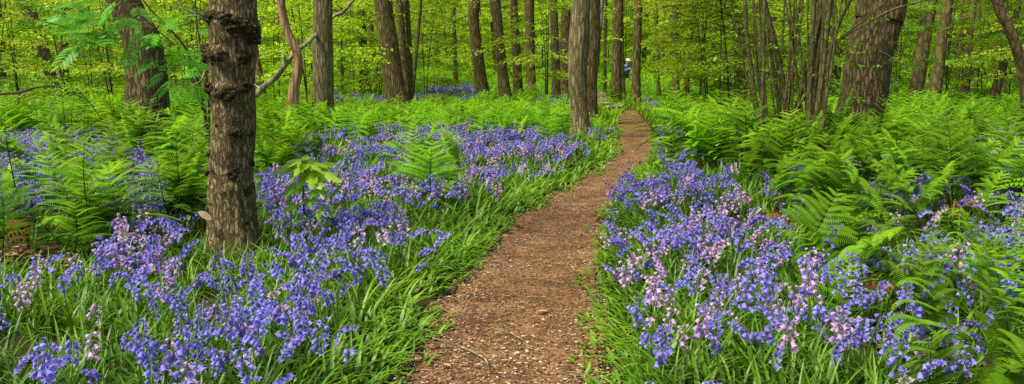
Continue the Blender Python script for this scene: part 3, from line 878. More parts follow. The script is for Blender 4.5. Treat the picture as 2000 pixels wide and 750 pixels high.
# ------------------------------------------------------------------ hazel coppice
def coppice(stems, d, label, ox, foliage):
    b = P(ox, 262, d); org = np.array([b[0], d, 0.0])
    t = thing('hazel_coppice', label, 'hazel', org)
    rgc = np.random.default_rng(int(ox))
    stems = [[(x, y, w * .85) for x, y, w in p] for p in stems]
    for k in range(8):
        a = (rgc.random() - .5) * (75 if ox < 1550 else 45)
        fan = a * (1.5 + .8 * rgc.random())
        stems.append([(ox + a, 256 - 8 * rgc.random(), 3 + 3 * rgc.random()), (ox + a * .9 + fan * .45, 150, 3.5 + 2 * rgc.random()), (ox + a * .8 + fan + 10 * (rgc.random() - .5), 0, 2.5 + 2 * rgc.random())])
    for k, pix in enumerate(stems):
        dd = d + 0.25 * math.sin(k * 2.1)
        pp = [P(x, y, dd) - org for x, y, w in pix]
        rr = [wid(w, dd) / 2 for x, y, w in pix]
        g0 = pp[0] + (pp[0] - pp[1]) / abs(pp[0][2] - pp[1][2]) * pp[0][2] * 0.7
        g0[2] = -0.05
        u = pp[-1] - pp[-2]; u = u / np.linalg.norm(u)
        pp = [g0] + pp + [pp[-1] + u * 1.2, pp[-1] + u * 2.6 + [0, 0, .4]]
        rr = [rr[0]] + rr + [rr[-1] * .7, rr[-1] * .25]
        pr = smooth_path(np.concatenate([np.array(pp), np.array(rr)[:, None]], 1), 40)
        wob = 0.012 * (vnoise(np.stack([pr[:, 2] * 3, pr[:, 2] * 0 + k, pr[:, 2] * 0], -1)) - 0.5)
        pr[:, 0] += wob * 2
        tube(pr[:, :3], pr[:, 3], 10).build('stem', M['hazel'], t)
    for k, (px, py, s, az) in enumerate(foliage):
        br = link('leafy_branch', HAZ[k % 3], t)
        br.location = P(px, py, d - 0.2) - org
        br.rotation_euler = (0.25 * math.sin(k), -0.1 + 0.2 * math.cos(k * 1.7), az)
        br.scale = (s, s, s)


HAZ = [spray(15, 0.6, 0.45, 0.095, 0.25, 400 + k).mesh('leafy_branch', [M['leafB'], M['twig']]) for k in range(3)]
coppice([[(1484, 250, 11), (1470, 160, 11), (1460, 80, 10), (1456, 0, 9)], [(1500, 258, 11), (1488, 190, 11), (1476, 110, 8), (1470, 0, 6)],
         [(1490, 185, 9), (1491, 100, 9), (1492, 0, 8)], [(1541, 248, 16), (1528, 160, 15), (1512, 80, 15), (1492, 0, 13)],
         [(1523, 244, 10), (1516, 160, 9), (1504, 90, 8), (1496, 0, 6)], [(1516, 240, 5), (1506, 170, 5), (1498, 100, 4)],
         [(1545, 246, 6), (1550, 120, 5), (1562, 0, 5)], [(1548, 230, 8), (1580, 150, 8), (1620, 95, 7), (1660, 60, 5)], [(1538, 225, 4), (1546, 100, 4), (1550, 30, 3)]], 13,
        'spreading clump of slim hazel stems in the bracken beside the glade', 1515,
        [(1455, 60, .7, 3.3), (1450, 110, .8, 2.9), (1500, 75, .8, -.4), (1530, 110, .9, .3), (1545, 90, 1, .2), (1480, 25, .7, 3.6), (1515, 140, .7, -2.2), (1560, 130, .8, -.8), (1440, 145, .7, 3.1), (1535, 30, .8, .5), (1478, 150, .7, -1.2), (1560, 60, .8, -1.5)])
coppice([[(1575, 262, 13), (1583, 150, 12), (1588, 60, 11), (1592, 0, 10)], [(1584, 260, 10), (1594, 150, 10), (1600, 60, 9), (1601, 0, 8)],
         [(1592, 258, 12), (1602, 170, 12), (1612, 80, 11), (1620, 0, 9)], [(1606, 258, 10), (1612, 180, 9), (1626, 90, 9), (1642, 40, 8), (1662, 0, 8)],
         [(1580, 255, 5), (1590, 150, 5), (1596, 30, 4)], [(1604, 256, 5), (1620, 120, 5), (1632, 0, 5)], [(1628, 95, 6), (1648, 72, 5), (1690, 48, 5), (1740, 20, 5), (1800, 2, 4)]], 12.6,
        'tight upright bundle of hazel stems beside the massive oak', 1590,
        [(1625, 90, .7, .2), (1640, 120, .8, .6), (1560, 95, .7, 3.1), (1570, 50, .8, 2.7), (1630, 180, .7, -.3), (1640, 195, .6, .3), (1700, 40, .6, -1.2), (1610, 150, .6, -1.4)])
# leafy twigs in front of the oak: an offshoot shrub
t = thing('oak_shoot', 'sunlit leafy twig sprays hanging before the massive oak bark', 'leafy branch', P(1735, 100, 13.1))
o0 = P(1735, 100, 13.1)
pp = smooth_path([P(1775, 140, 13.15), P(1745, 115, 13.1), P(1715, 98, 13.0), P(1680, 88, 13.0)], 14) - o0
tube(pp, np.linspace(0.009, 0.003, 14), 5).build('twig', M['pale'], t)
for k, (px, py, s, az) in enumerate([(1690, 88, .62, 2.9), (1715, 95, .55, 3.4), (1740, 82, .7, .2), (1752, 100, .6, .6), (1755, 122, .6, 2.9), (1722, 150, .25, 3), (1735, 115, .5, -1)]):
    br = link('leafy_branch', HAZ[k % 3], t); br.location = P(px, py, 13.0) - o0; br.rotation_euler = (.2, -.05, az); br.scale = (s, s, s)

# ------------------------------------------------------------------ leaning dead limb, dead boughs and branch on the ground
o0 = P(505, 178, 17.2); o0[2] = 0
pp = smooth_path([P(490, 195, 17.2), P(515, 170, 17.2), P(538, 152, 17.2), P(556, 128, 17.1), P(578, 102, 17.1), P(606, 78, 17.3), P(634, 50, 18.9), P(652, 32, 19.0), P(672, 22, 19.0), P(692, -4, 19.0), P(712, -40, 19)], 60) - o0
t = thing('dead_limb', 'long pale dead limb propped slantwise behind the crooked dead trunk', 'fallen limb', o0)
tube(pp, np.interp(np.linspace(0, 1, 60), [0, .25, .5, 1], [.06, .055, .036, .03]), 12, disp=lambda p, a, r: r * (0.8 + 0.4 * vnoise(np.stack([np.cos(a)[None] * 3 + p[:, :1] * 4, np.sin(a)[None] * 3 + p[:, 2:] * 4, r * 0], -1)))).build('limb', M['pale'], t)
tube(smooth_path([P(556, 128, 17.1), P(556, 110, 17.0), P(548, 100, 17.0)], 8) - o0, np.linspace(.03, .008, 8), 7).build('twig', M['pale'], t)
o0 = P(120, 172, 13)
t = thing('dead_branch', 'dark bare branch with pale broken side twigs over the bracken beside the bent trunk', 'dead branch', (o0[0], o0[1], 0))
o0[2] = 0
for k, (pl, r0, m) in enumerate([([(-60, 190), (0, 184), (40, 180), (70, 171), (110, 168), (135, 180), (170, 196), (200, 235)], .022, 'twig'), ([(25, 198), (50, 182), (66, 168)], .012, 'pale'), ([(95, 212), (105, 192), (118, 171)], .014, 'pale'), ([(-20, 150), (25, 156), (65, 166)], .010, 'twig'), ([(170, 196), (158, 180), (150, 172)], .008, 'twig')]):
    pp = smooth_path([P(x, y, 13 + .1 * k) for x, y in pl], 26) - o0
    tube(pp, np.linspace(r0, r0 * .3, 26), 7).build('bough' if k == 0 else 'side_twig', M[m], t)

# ------------------------------------------------------------------ rowan with feather leaves
def pinnate(L=0.3, pairs=6, seed=0):
    rg = np.random.default_rng(seed)
    mb = MB()
    t = np.linspace(0, 1, 9)
    ax = np.stack([t * L, 0 * t, -0.22 * L * t ** 2], -1)
    tube(ax, np.linspace(0.003, 0.0015, 9), 4, mb=mb, r=0.8)
    lf = np.array([[0, 0, 0], [0.3, -0.13, 0.02], [0.7, -0.12, 0.0], [1, 0, -0.05], [0.7, 0.12, 0.0], [0.3, 0.13, 0.02], [0.35, 0, -0.015], [0.7, 0, -0.03]])
    QQ = [[0, 1, 6, 5], [1, 2, 7, 6], [6, 7, 4, 5]]
    TT = [[2, 3, 7], [7, 3, 4]]
    for k in range(pairs):
        s = 0.25 + 0.7 * k / pairs
        for sd in (-1, 1):
            a = sd * (1.05 - 0.25 * s) + rg.normal(0, .06)
            l = L * 0.42 * (1 - 0.45 * abs(s - 0.55)) 
            c, si = math.cos(a), math.sin(a)
            V = lf * l
            V = np.stack([V[:, 0] * c - V[:, 1] * si, V[:, 0] * si + V[:, 1] * c, V[:, 2] - 0.12 * V[:, 0]], -1) + [s * L, 0, -0.22 * L * s * s]
            mb.add(V, QQ, TT, r=np.clip(0.5 + rg.normal(0, .2), 0, 1))
    mb.add(lf * L * 0.36 + [L, 0, -0.22 * L], QQ, TT, r=0.6)
    return mb


PIN = [pinnate(0.34, 6, k).mesh('leaf', M['rowan']) for k in range(3)]
base = P(398, 300, 10.5); base[2] = 0
t = thing('rowan_sapling', 'young rowan with bright feather-like leaves spreading before the stout oak', 'sapling', base)
for pl, r0 in [([(402, 330), (396, 220), (378, 160), (350, 95), (310, 50), (270, 8), (240, -40)], .022), ([(404, 330), (402, 200), (385, 120), (372, 60), (365, -30)], .018), ([(396, 215), (360, 130), (338, 100), (330, 78)], .010),
               ([(350, 95), (300, 60), (250, 38), (205, 34), (165, 40)], .009), ([(310, 50), (280, 70), (258, 78)], .007), ([(378, 160), (360, 150), (330, 130), (308, 118)], .007), ([(270, 8), (220, 10), (180, 2), (150, -10)], .008)]:
    pp = smooth_path([P(x, y, 10.5) for x, y in pl], 22) - base
    pp[:, 1] += 0.25 * np.sin(np.linspace(0, 2, 22))
    tube(pp, np.linspace(r0, r0 * .35, 22), 7).build('stem', M['twig'], t)
rg = np.random.default_rng(3)
for k, (px, py, az) in enumerate([(165, 38, 3.3), (185, 40, 3.9), (205, 34, -1.2), (225, 40, 3.6), (245, 36, -2.0), (255, 60, -1.0), (262, 78, -1.6), (258, 76, -2.6), (280, 70, -.8), (200, 60, 3.4), (185, 66, 3.8), (165, 78, -2.2), (150, 20, 3.5), (165, 2, -2.5), (185, 4, 3.0), (220, 10, -1.7),
                                  (236, 4, 2.8), (270, 12, -1.2), (282, 24, -.6), (300, 40, -.3), (310, 118, 3.4), (318, 122, -2.0), (330, 130, -1.2), (346, 145, -.4), (338, 100, .2), (330, 80, 3.4), (356, 118, .4), (362, 80, 2.8), (372, 60, .3), (366, 20, 3.0), (376, 95, -.6), (385, 125, .2),
                                  (345, 150, -2.4), (352, 160, -1.4), (330, 142, 3.0), (368, 155, -.2), (290, 52, -2.2), (300, 62, -1.4), (215, 70, -2.0), (232, 84, -1.5), (130, 30, 3.2), (145, 60, -2.6)]):
    o = link('leaf', PIN[k % 3], t)
    o.location = P(px, py, 10.45 + rg.normal(0, .15)) - base
    o.rotation_euler = (.6 * math.cos(az) + rg.normal(0, .35), rg.normal(.15, .3), az)
    s = 0.75 + 0.5 * rg.random(); o.scale = (s, s, s)

# ------------------------------------------------------------------ sycamore seedling beside the burred trunk
def palmate(L=0.16, seed=0):
    rg = np.random.default_rng(seed)
    lobes = [(-2.0, .5), (-1.05, .82), (0, 1.0), (1.05, .82), (2.0, .5)]
    out = []
    for a, l in lobes:
        out += [(a - .42, l * .52), (a - .26, l * .74), (a - .16, l * .70), (a - .1, l * .9), (a, l), (a + .1, l * .9), (a + .16, l * .70), (a + .26, l * .74)]
        if a < 2: out.append((a + .52, l * .42))
    pts = np.array([(r * math.cos(a), r * math.sin(a)) for a, r in out]) * L
    V = [(0, 0, 0)]
    for x, y in pts:
        rr = math.hypot(x, y) / L
        fold = 0.05 * math.cos(5 * math.atan2(y, x)) * L
        V.append((x, y, fold * rr * 1.4 - 0.28 * L * rr * rr + 0.01 * L * rg.normal()))
    # a mid ring for a soft drape
    n = len(pts)
    for x, y in pts * 0.5:
        V.append((x, y, -0.06 * L + 0.05 * L * math.cos(5 * math.atan2(y, x))))
    T = [[0, n + 1 + i, n + 1 + i + 1] for i in range(n - 1)]
    Q = [[n + 1 + i, 1 + i, 2 + i, n + 2 + i] for i in range(n - 1)]
    return MB().add(np.array(V), Q, T, r=np.concatenate([[0.7], 0.5 + 0.1 * rg.normal(size=n), np.full(n, .6)]))


SYC = {c: palmate(0.215, i) for i, c in enumerate('abc')}
DS = 6.7
base = G(598, 470); base = P(598, 440, DS); base[2] = 0
t = thing('sycamore_seedling', 'young sycamore with large drooping lime green lobed leaves among the bluebells', 'seedling', base)
tube(smooth_path([base * 1.0, P(596, 430, DS), P(592, 390, DS), P(595, 340, DS), P(597, 312, DS)], 24) - base, np.linspace(.009, .004, 24), 7).build('stem', M['twig'], t)
for k, (px, py, az, tilt, s, r) in enumerate([(590, 322, 3.35, -.25, 1.15, .75), (610, 330, -.35, -.45, 1.2, .8), (602, 318, .45, -.15, .95, .9), (588, 312, 2.6, -.05, .9, .95), (606, 340, -1.0, -.6, 1.0, .8), (594, 316, -1.7, -.5, .95, .85),
                                              (580, 365, -2.2, -.5, .55, .45), (618, 370, -.9, -.5, .55, .45), (570, 372, 3.3, -.3, .55, .45), (605, 388, -1.3, -.5, .55, .45), (575, 400, -2.6, -.4, .55, .45), (622, 410, -.3, -.4, .55, .45), (590, 420, -1.8, -.4, .55, .45)]):
    mbb = SYC['abc'[k % 3]]
    V, Q, T, QM, TM, Rn = mbb.arr()
    o = MB().add(V, Q, T, r=np.clip(Rn - 0.6 + r, 0, 1)).build('leaf', M['syc'], t)
    o.location = P(px, py, DS - .03 * (k % 4)) - base
    o.rotation_euler = ((.38 if k < 6 else .55) * math.cos(az) + .1 * math.sin(k * 2.0), -tilt * (.45 if k < 6 else .75), az)
    o.scale = (s, s, s)
    a = P(594, py + 14, DS) - base
    b = np.array(o.location)
    tube([a, (a + b) / 2 + [0, 0, .012], b], [.0035, .003, .0025], 5, r=.3).build('leaf_stalk', M['syc'], o).matrix_parent_inverse = o.matrix_basis.inverted()

# ------------------------------------------------------------------ bracken ferns
def frond(H=0.85, lean=0.35, K=11, pm=0.36, pn=15, seed=0, curl=0.0, quad=True):
    rg = np.random.default_rng(seed)
    n = 26
    s = np.linspace(0, 1, n)
    th = 0.12 + lean * s ** 1.5 * 1.3 + curl * 0.6 * s ** 4
    ds = H / (n - 1)
    px = np.concatenate([[0], np.cumsum(np.sin(th[1:]) * ds)])
    pz = np.concatenate([[0], np.cumsum(np.cos(th[1:]) * ds)])
    rach = np.stack([px, 0.02 * np.sin(s * 4 + seed), pz], -1)
    rr_ = np.interp(s, [0, .5, 1], [.0065, .0045, .0012]); tn_ = np.interp(s, [0, .45, 1], [0.1, .35, 1.0])
    c_ = 10
    stem = tube(rach[:c_], rr_[:c_], 5, r=np.repeat(tn_[:c_], 5).tolist() + [.3, .1])
    mb = tube(rach[c_ - 1:], rr_[c_ - 1:], 5, m=1, r=np.repeat(tn_[c_ - 1:], 5).tolist() + [1, .3])
    up = np.array([0, 0, 1.0])
    for k in range(K):
        u = k / (K - 1)
        f = 0.36 + 0.62 * u ** 0.9
        i = f * (n - 1); i0 = int(i); fr = i - i0
        b = rach[i0] * (1 - fr) + rach[min(i0 + 1, n - 1)] * fr
        tan = np.array([math.sin(th[i0]), 0, math.cos(th[i0])])
        nor = np.array([-math.cos(th[i0]), 0, math.sin(th[i0])])
        Lp = pm * (1 - u) ** 0.75 * (0.85 if k == 0 else 1) + 0.025
        for sd in (-1, 1):
            a = nrm(np.array([0, sd * 1.0, 0]) + tan * (0.2 + 0.4 * u) + rg.normal(0, .14, 3))
            nn = nrm(up * 0.75 + nor * -0.25 + np.array([0.25, 0, 0]) * -1 + rg.normal(0, .1, 3))
            nn = nrm(nn - a * (nn @ a))
            side = np.cross(nn, a)
            m = max(4, int(pn * (0.45 + 0.55 * (1 - u))))
            uu = np.linspace(0, 1, m + 1)
            ang = 0.12 - 0.55 * uu ** 1.6 - curl * 3.4 * uu ** 3.2
            st = Lp / m
            ax = np.concatenate([[0], np.cumsum(np.cos(ang[1:]) * st)]); az = np.concatenate([[0], np.cumsum(np.sin(ang[1:]) * st)])
            axis = b + ax[:, None] * a + az[:, None] * nn
            at = np.cos(ang)[:, None] * a + np.sin(ang)[:, None] * nn
            an = -np.sin(ang)[:, None] * a + np.cos(ang)[:, None] * nn
            wv = 0.225 * Lp * (1 - uu) ** 0.65 * (0.75 + 0.25 * np.minimum(1, uu * 6)) + 0.004
            tone = np.clip(0.35 + 0.45 * u + rg.normal(0, .1), 0, 1)
            for ps in (-1, 1):
                A = axis[:-1]; B = axis[:-1] + at[:-1] * st * 0.86
                tip = axis[:-1] + at[:-1] * st * 0.95 + ps * side * wv[:-1, None] - an[:-1] * wv[:-1, None] * (0.22 + curl * .3)
                tp2 = axis[:-1] + at[:-1] * st * 0.28 + ps * side * wv[:-1, None] * 0.62 - an[:-1] * wv[:-1, None] * 0.02
                V = np.stack([A, B, tip, tp2], 1).reshape(-1, 3)
                q = np.arange(m)[:, None] * 4 + np.array([[0, 1, 2, 3]])
                mb.add(V, q if ps > 0 else q[:, ::-1], r=np.repeat(np.clip(tone + rg.normal(0, .08, m), 0, 1), 4))
    return stem, mb


FV = []
for k in range(10):
    cu = [0, 0, 0, 0, 0, 0.1, 0, 0.3, 0.42, 0.35][k]
    st, bl = frond(0.72 + 0.07 * (k % 5), 0.27 + 0.10 * (k % 4) if k < 7 else .42 + .1 * (k % 3), 10 + k % 3, 0.35 + 0.04 * (k % 4), 26, 500 + k, cu)
    FV.append((st.mesh('stem', M['fernstem']), bl.mesh('frond', [M['fern'], M['fernstem']])))
FT = []
for k in range(6):
    st, bl = frond(0.66 + 0.06 * (k % 3), 0.08 + 0.18 * (k % 4), 8, 0.38, 10, 600 + k)
    s_ = MB(); V, Q, T, QM, TM, Rn = st.arr(); s_.add(V, Q, T, 1, Rn); s_.join(bl)
    FT.append(s_.arr())

fx, fy, fzone, fsc = [], [], [], []
for zone, dens in [('right', 10), ('left', 10), ('trunk', 8.0), ('middle', 6.5), ('clump', 9.0), ('verge', 6)]:
    lo, hi = 3.3, 23.0
    n = int(area(lo, hi) * dens)
    x, y = ground_pts(n, lo, hi)
    px, py = proj(x, y, 0.42 + 0 * x)
    px, py = clampx(px, py)
    pd, sd = path_dist(x, y)
    k = inpoly(px, py, FERN[zone]) & (pd > 0.35) & (vnoise(np.stack([x * .9, y * .9, x * 0 + 3], -1)) > (0.30 if zone in ('right', 'left') else 0.2))
    k &= ~(inpoly(px, py, A3) & (rng.random(n) < .62))
    if zone == 'right':
        k &= (rng.random(n) < np.where(y < 8, 1, .72))
    fx.append(x[k]); fy.append(y[k]); fzone += [zone] * int(k.sum()); fsc.append(np.full(int(k.sum()), {'right': .95, 'left': 1.02, 'trunk': .85, 'middle': .8, 'clump': .8, 'verge': .75}[zone]))
fx, fy, fsc = np.concatenate(fx), np.concatenate(fy), np.concatenate(fsc)
fzone = np.array(fzone)
# keep ferns off the near trunks
for (tx, ty, tr) in [(org[0], org[1], 0.5)]:
    k = np.hypot(fx - tx, fy - ty) > tr
    fx, fy, fsc, fzone = fx[k], fy[k], fsc[k], fzone[k]
ppx, ppy = proj(fx, fy, 0.45 + 0 * fx)
infr = (ppx > -30) & (ppx < 2030) & (ppy < 800)
order = np.argsort(np.where(infr, fy, fy + 100))
sel = order[:290]
rest = order[290:]
LABF = {'right': ('in the deep bracken bed below the oak', 'on the path side fringe of the oak bracken bed'),
        'left': ('in the bracken bank behind the burred trunk', 'in the bracken bank behind the burred trunk'),
        'trunk': ('between the burred trunk and the crooked dead trunk',) * 2, 'middle': ('in the bright fern band across the clearing',) * 2,
        'clump': ('in the dark fern clump amid the bluebells',) * 2, 'verge': ('beside the path side trunk',) * 2}
fern_by = {}
rg = np.random.default_rng(9)
for i in sel:
    zn = fzone[i]
    young = zn == 'right' and fy[i] < 7.2 and rg.random() < 0.6
    k = int(7 + rg.integers(0, 3)) if young else int(rg.integers(0, 7))
    fringe = zn == 'right' and ppx[i] < 1720 and fy[i] < 9
    look = 'young bracken with curling tips' if young else 'feathery green bracken frond'
    wh = LABF[zn][1 if fringe else 0]
    s = fsc[i] * (1.18 if zn == 'right' and ppx[i] < 1520 and fy[i] > 9 else 1) * (0.8 + 0.45 * rg.random()) * (0.74 if fy[i] < 6.5 else .95)
    key = k
    if key not in fern_by:
        t = thing('bracken_fern', '', 'fern')
        link('stem', FV[k][0], t); link('frond', FV[k][1], t)
        fern_by[key] = t
    else:
        t = copy_tree(fern_by[key])
    t.location = (fx[i], fy[i], -0.01); t.rotation_euler = (rg.normal(0, .2), rg.normal(0, .2), rg.random() * 6.28); t.scale = (s, s, s)
    tag(t, f'{look} {wh}', 'fern', f'{look} {wh}')
mb = MB()
rg = np.random.default_rng(10)
for k in range(6):
    q = rest[np.arange(len(rest)) % 6 == k]
    n = len(q)
    scatter(mb, FT[k], rotz(rg.random(n) * 6.28, fsc[q] * (0.8 + 0.45 * rg.random(n)), rg.normal(0, .12, n)), np.stack([fx[q], fy[q], 0 * fx[q]], -1), np.clip(.5 + rg.normal(0, .25, n), 0, 1), 0.5)
# a few rust brown dead fronds
MD = leaf_mat('dead_bracken', [(0, (0.09, 0.035, 0.01)), (0.6, (0.26, 0.11, 0.03)), (1, (0.42, 0.2, 0.06))], 0.25, 0.7, 0.15)
dst, dbl = frond(0.5, 1.3, 8, 0.2, 12, 555, .5)
DM = (dst.mesh('stem', M['fernstem']), dbl.mesh('frond', [MD, M['fernstem']]))
for px, py, where in [(392, 425, 'beside the foot of the burred trunk'), (404, 405, 'beside the foot of the burred trunk'), (380, 450, 'beside the foot of the burred trunk'), (60, 500, 'over the bare leaf litter patch'), (150, 490, 'over the bare leaf litter patch'), (1560, 480, 'at the edge of the young bracken'), (1690, 420, 'inside the oak bracken bed'), (1850, 450, 'inside the oak bracken bed'), (1640, 640, 'at the edge of the young bracken')]:
    q = G(px, py)
    t = thing('bracken_fern', 'collapsed rust brown dead bracken frond ' + where, 'fern', q, rg.random() * 6.28, 'rust brown dead bracken ' + where, .9)
    link('stem', DM[0], t); link('frond', DM[1], t)
# more undergrowth far away: low fern and herb cover to the edge of the wood
n = 5200
x, y = ground_pts(n, 15.5, 60, .3)
px, py = proj(x, y, 0.2 + 0 * x)
pd, sd = path_dist(x, y)
blue_far = inpoly(px, py, F1) | inpoly(px, py, F2) | inpoly(px, py, F3) | inpoly(px, py, F5)
k = (pd > 0.3) & ~blue_far & ~(inpoly(px, py, A1))
x, y = x[k], y[k]; n = len(x)
for k in range(6):
    q = np.arange(n) % 6 == k
    m = q.sum()
    scatter(mb, FT[k], rotz(rg.random(m) * 6.28, 0.45 + 0.45 * rg.random(m) * np.clip((y[q] - 8) / 20, .4, 1), rg.normal(0, .2, m)), np.stack([x[q], y[q], gz(x[q], y[q])], -1), np.clip(.7 + rg.normal(0, .2, m), 0, 1), 0.6)
o = mb.build('fern_undergrowth', [M['fern'], M['fernstem']])
tag(o, 'feathery green bracken undergrowth carpeting the wood floor', None, None, 'stuff')

# ------------------------------------------------------------------ grass and strap leaves
def blades(mb, x, y, length, width, az, lean, bend, seg, tone, z0=None, m=0):
    n = len(x)
    if n == 0: return
    t = np.linspace(0, 1, seg + 1)
    th = lean[:, None] + bend[:, None] * t[None] ** 1.3
    st = (length / seg)[:, None]
    h = np.concatenate([np.zeros((n, 1)), np.cumsum(np.sin(th[:, 1:]) * st, 1)], 1)
    v = np.concatenate([np.zeros((n, 1)), np.cumsum(np.cos(th[:, 1:]) * st, 1)], 1)
    z = v + (0 if z0 is None else z0[:, None])
    floor_ = (0.012 + 0.02 * rng.random(n))[:, None] + (0 if z0 is None else z0[:, None])
    z[:, 1:] = np.maximum(z[:, 1:], floor_)
    cx, cy = np.cos(az)[:, None], np.sin(az)[:, None]
    cen = np.stack([x[:, None] + h * cx, y[:, None] + h * cy, z], -1)
    w = (width[:, None] * 0.5) * np.clip(1.15 - t[None] ** 2.2 * 1.12, 0.03, 1) * (0.6 + 0.4 * np.minimum(1, t[None] * 5))
    sv = np.stack([-np.sin(az), np.cos(az), 0 * az], -1)[:, None, :]
    keel = np.zeros_like(cen); keel[..., 2] = -w * 0.35
    V = np.stack([cen - sv * w[..., None], cen + keel, cen + sv * w[..., None]], 2)  # n, seg+1, 3, 3
    i = np.arange(seg)[:, None] * 3 + np.array([[0, 1]])
    q = np.stack([i, i + 1, i + 4, i + 3], -1).reshape(-1, 4)
    Q = (q[None] + (np.arange(n) * (seg + 1) * 3)[:, None, None]).reshape(-1, 4)
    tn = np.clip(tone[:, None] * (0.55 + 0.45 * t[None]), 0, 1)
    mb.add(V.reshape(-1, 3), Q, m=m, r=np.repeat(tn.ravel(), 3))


def zone_in(x, y, z, poly):
    px, py = proj(x, y, z + 0 * x)
    px, py = clampx(px, py)
    return inpoly(px, py, poly)


mb = MB()
rg = np.random.default_rng(12)
# general cover
for lo, hi, dens, seg, ws in [(3.0, 7.0, 560, 6, 1.0), (7.0, 11.5, 400, 5, 1.15), (11.5, 18, 230, 4, 1.5)]:
    n = int(area(lo, hi, .3) * dens)
    x, y = ground_pts(n, lo, hi, .3)
    pd, sd = path_dist(x, y)
    fern = zone_in(x, y, .25, FERN['right']) | zone_in(x, y, .25, FERN['left'])
    bare = zone_in(x, y, .02, BARE)
    k = (pd > 0.06 - 0.22 * vnoise(np.stack([x * 2.6, y * 2.6, x * 0 + 4], -1)) * (rng.random(n) < .7)) & ~bare & (rg.random(n) < np.where(fern, .3, 1)) & (vnoise(np.stack([x * 2.2, y * 2.2, x * 0], -1)) > 0.22)
    x, y, pd, sd = x[k], y[k], pd[k], sd[k]
    n = len(x)
    ln = (0.16 + 0.2 * rg.random(n)) * np.where(pd < 0.35, 0.8, 1)
    az = rg.random(n) * 6.28
    to = np.where(sd < 0, 0.0, np.pi)
    near = pd < 0.42
    az = np.where(near & (rg.random(n) < .6), to + rg.normal(0, .95, n), az)
    lean = np.where(near, .2 + .4 * rg.random(n), .1 + .35 * rg.random(n))
    bend = np.where(near, 0.7 + .9 * rg.random(n), .35 + 1.3 * rg.random(n))
    ln = np.where(near, np.minimum(ln * (.7 + .8 * rg.random(n)), np.maximum(pd, 0) * 0.8 + 0.10), ln)
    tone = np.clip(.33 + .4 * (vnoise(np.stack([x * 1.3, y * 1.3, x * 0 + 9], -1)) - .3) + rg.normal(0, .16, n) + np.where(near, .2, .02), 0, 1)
    tone = np.where(rng.random(n) < .03, 1.0, tone)
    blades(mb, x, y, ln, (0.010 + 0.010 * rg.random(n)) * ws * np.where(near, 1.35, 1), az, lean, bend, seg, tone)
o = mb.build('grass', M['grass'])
tag(o, 'lush strap leaves and grass thick along both sides of the path', None, None, 'stuff')
# far turf
mb = MB()
for lo, hi, N_, ws in [(17, 30, 60000, 2.6), (30, 62, 60000, 4.5)]:
    x, y = ground_pts(N_, lo, hi, .25)
    pd, sd = path_dist(x, y)
    k = pd > 0.05
    x, y = x[k], y[k]; n = len(x)
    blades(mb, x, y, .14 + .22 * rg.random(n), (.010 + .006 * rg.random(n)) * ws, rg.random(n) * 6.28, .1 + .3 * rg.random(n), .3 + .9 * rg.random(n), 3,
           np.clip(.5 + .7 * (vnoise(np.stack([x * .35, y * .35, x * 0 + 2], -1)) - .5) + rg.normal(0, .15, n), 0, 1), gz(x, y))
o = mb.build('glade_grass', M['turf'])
tag(o, 'fresh green grass covering the floor of the glade and clearing', None, None, 'stuff')

# ------------------------------------------------------------------ bluebells
def bell(L=0.021, Rr=0.0068, hi=True):
    if hi:
        t = np.array([0, .1, .4, .72]); f = np.array([.25, .62, .82, .86]); n = 12
        a = np.arange(n) / n * 2 * np.pi
        V = [np.stack([np.cos(a) * r * Rr, np.sin(a) * r * Rr, np.full(n, -x * L)], -1) for x, r in zip(t, f)]
        ev = np.arange(n) % 2 == 0
        r1 = np.where(ev, 1.15, .86); z1 = np.where(ev, -.95, -.80)
        V.append(np.stack([np.cos(a) * r1 * Rr, np.sin(a) * r1 * Rr, z1 * L], -1))
        r2 = np.where(ev, 1.75, .9); z2 = np.where(ev, -.93, -.82)
        V.append(np.stack([np.cos(a) * r2 * Rr, np.sin(a) * r2 * Rr, z2 * L], -1))
    else:
        t = np.array([0, .35, .75, .95]); f = np.array([.3, .85, .9, 1.6]); n = 6
        a = np.arange(n) / n * 2 * np.pi
        V = [np.stack([np.cos(a) * r * Rr, np.sin(a) * r * Rr, np.full(n, -x * L)], -1) for x, r in zip(t, f)]
    k = len(V)
    V = np.concatenate(V)
    i = np.arange(k - 1)[:, None] * n; j = np.arange(n)[None]; j2 = (j + 1) % n
    Q = np.stack([i + j, i + n + j, i + n + j2, i + j2], -1).reshape(-1, 4)
    rr = np.repeat(np.linspace(.25, .85, k), n)
    return V, Q, rr


def align(d):
    """matrix taking -Z to d"""
    z = -nrm(np.asarray(d)); x = nrm(np.cross([0.3, 0.9, 0.1], z)); y = np.cross(z, x)
    return np.stack([x, y, z], 1)


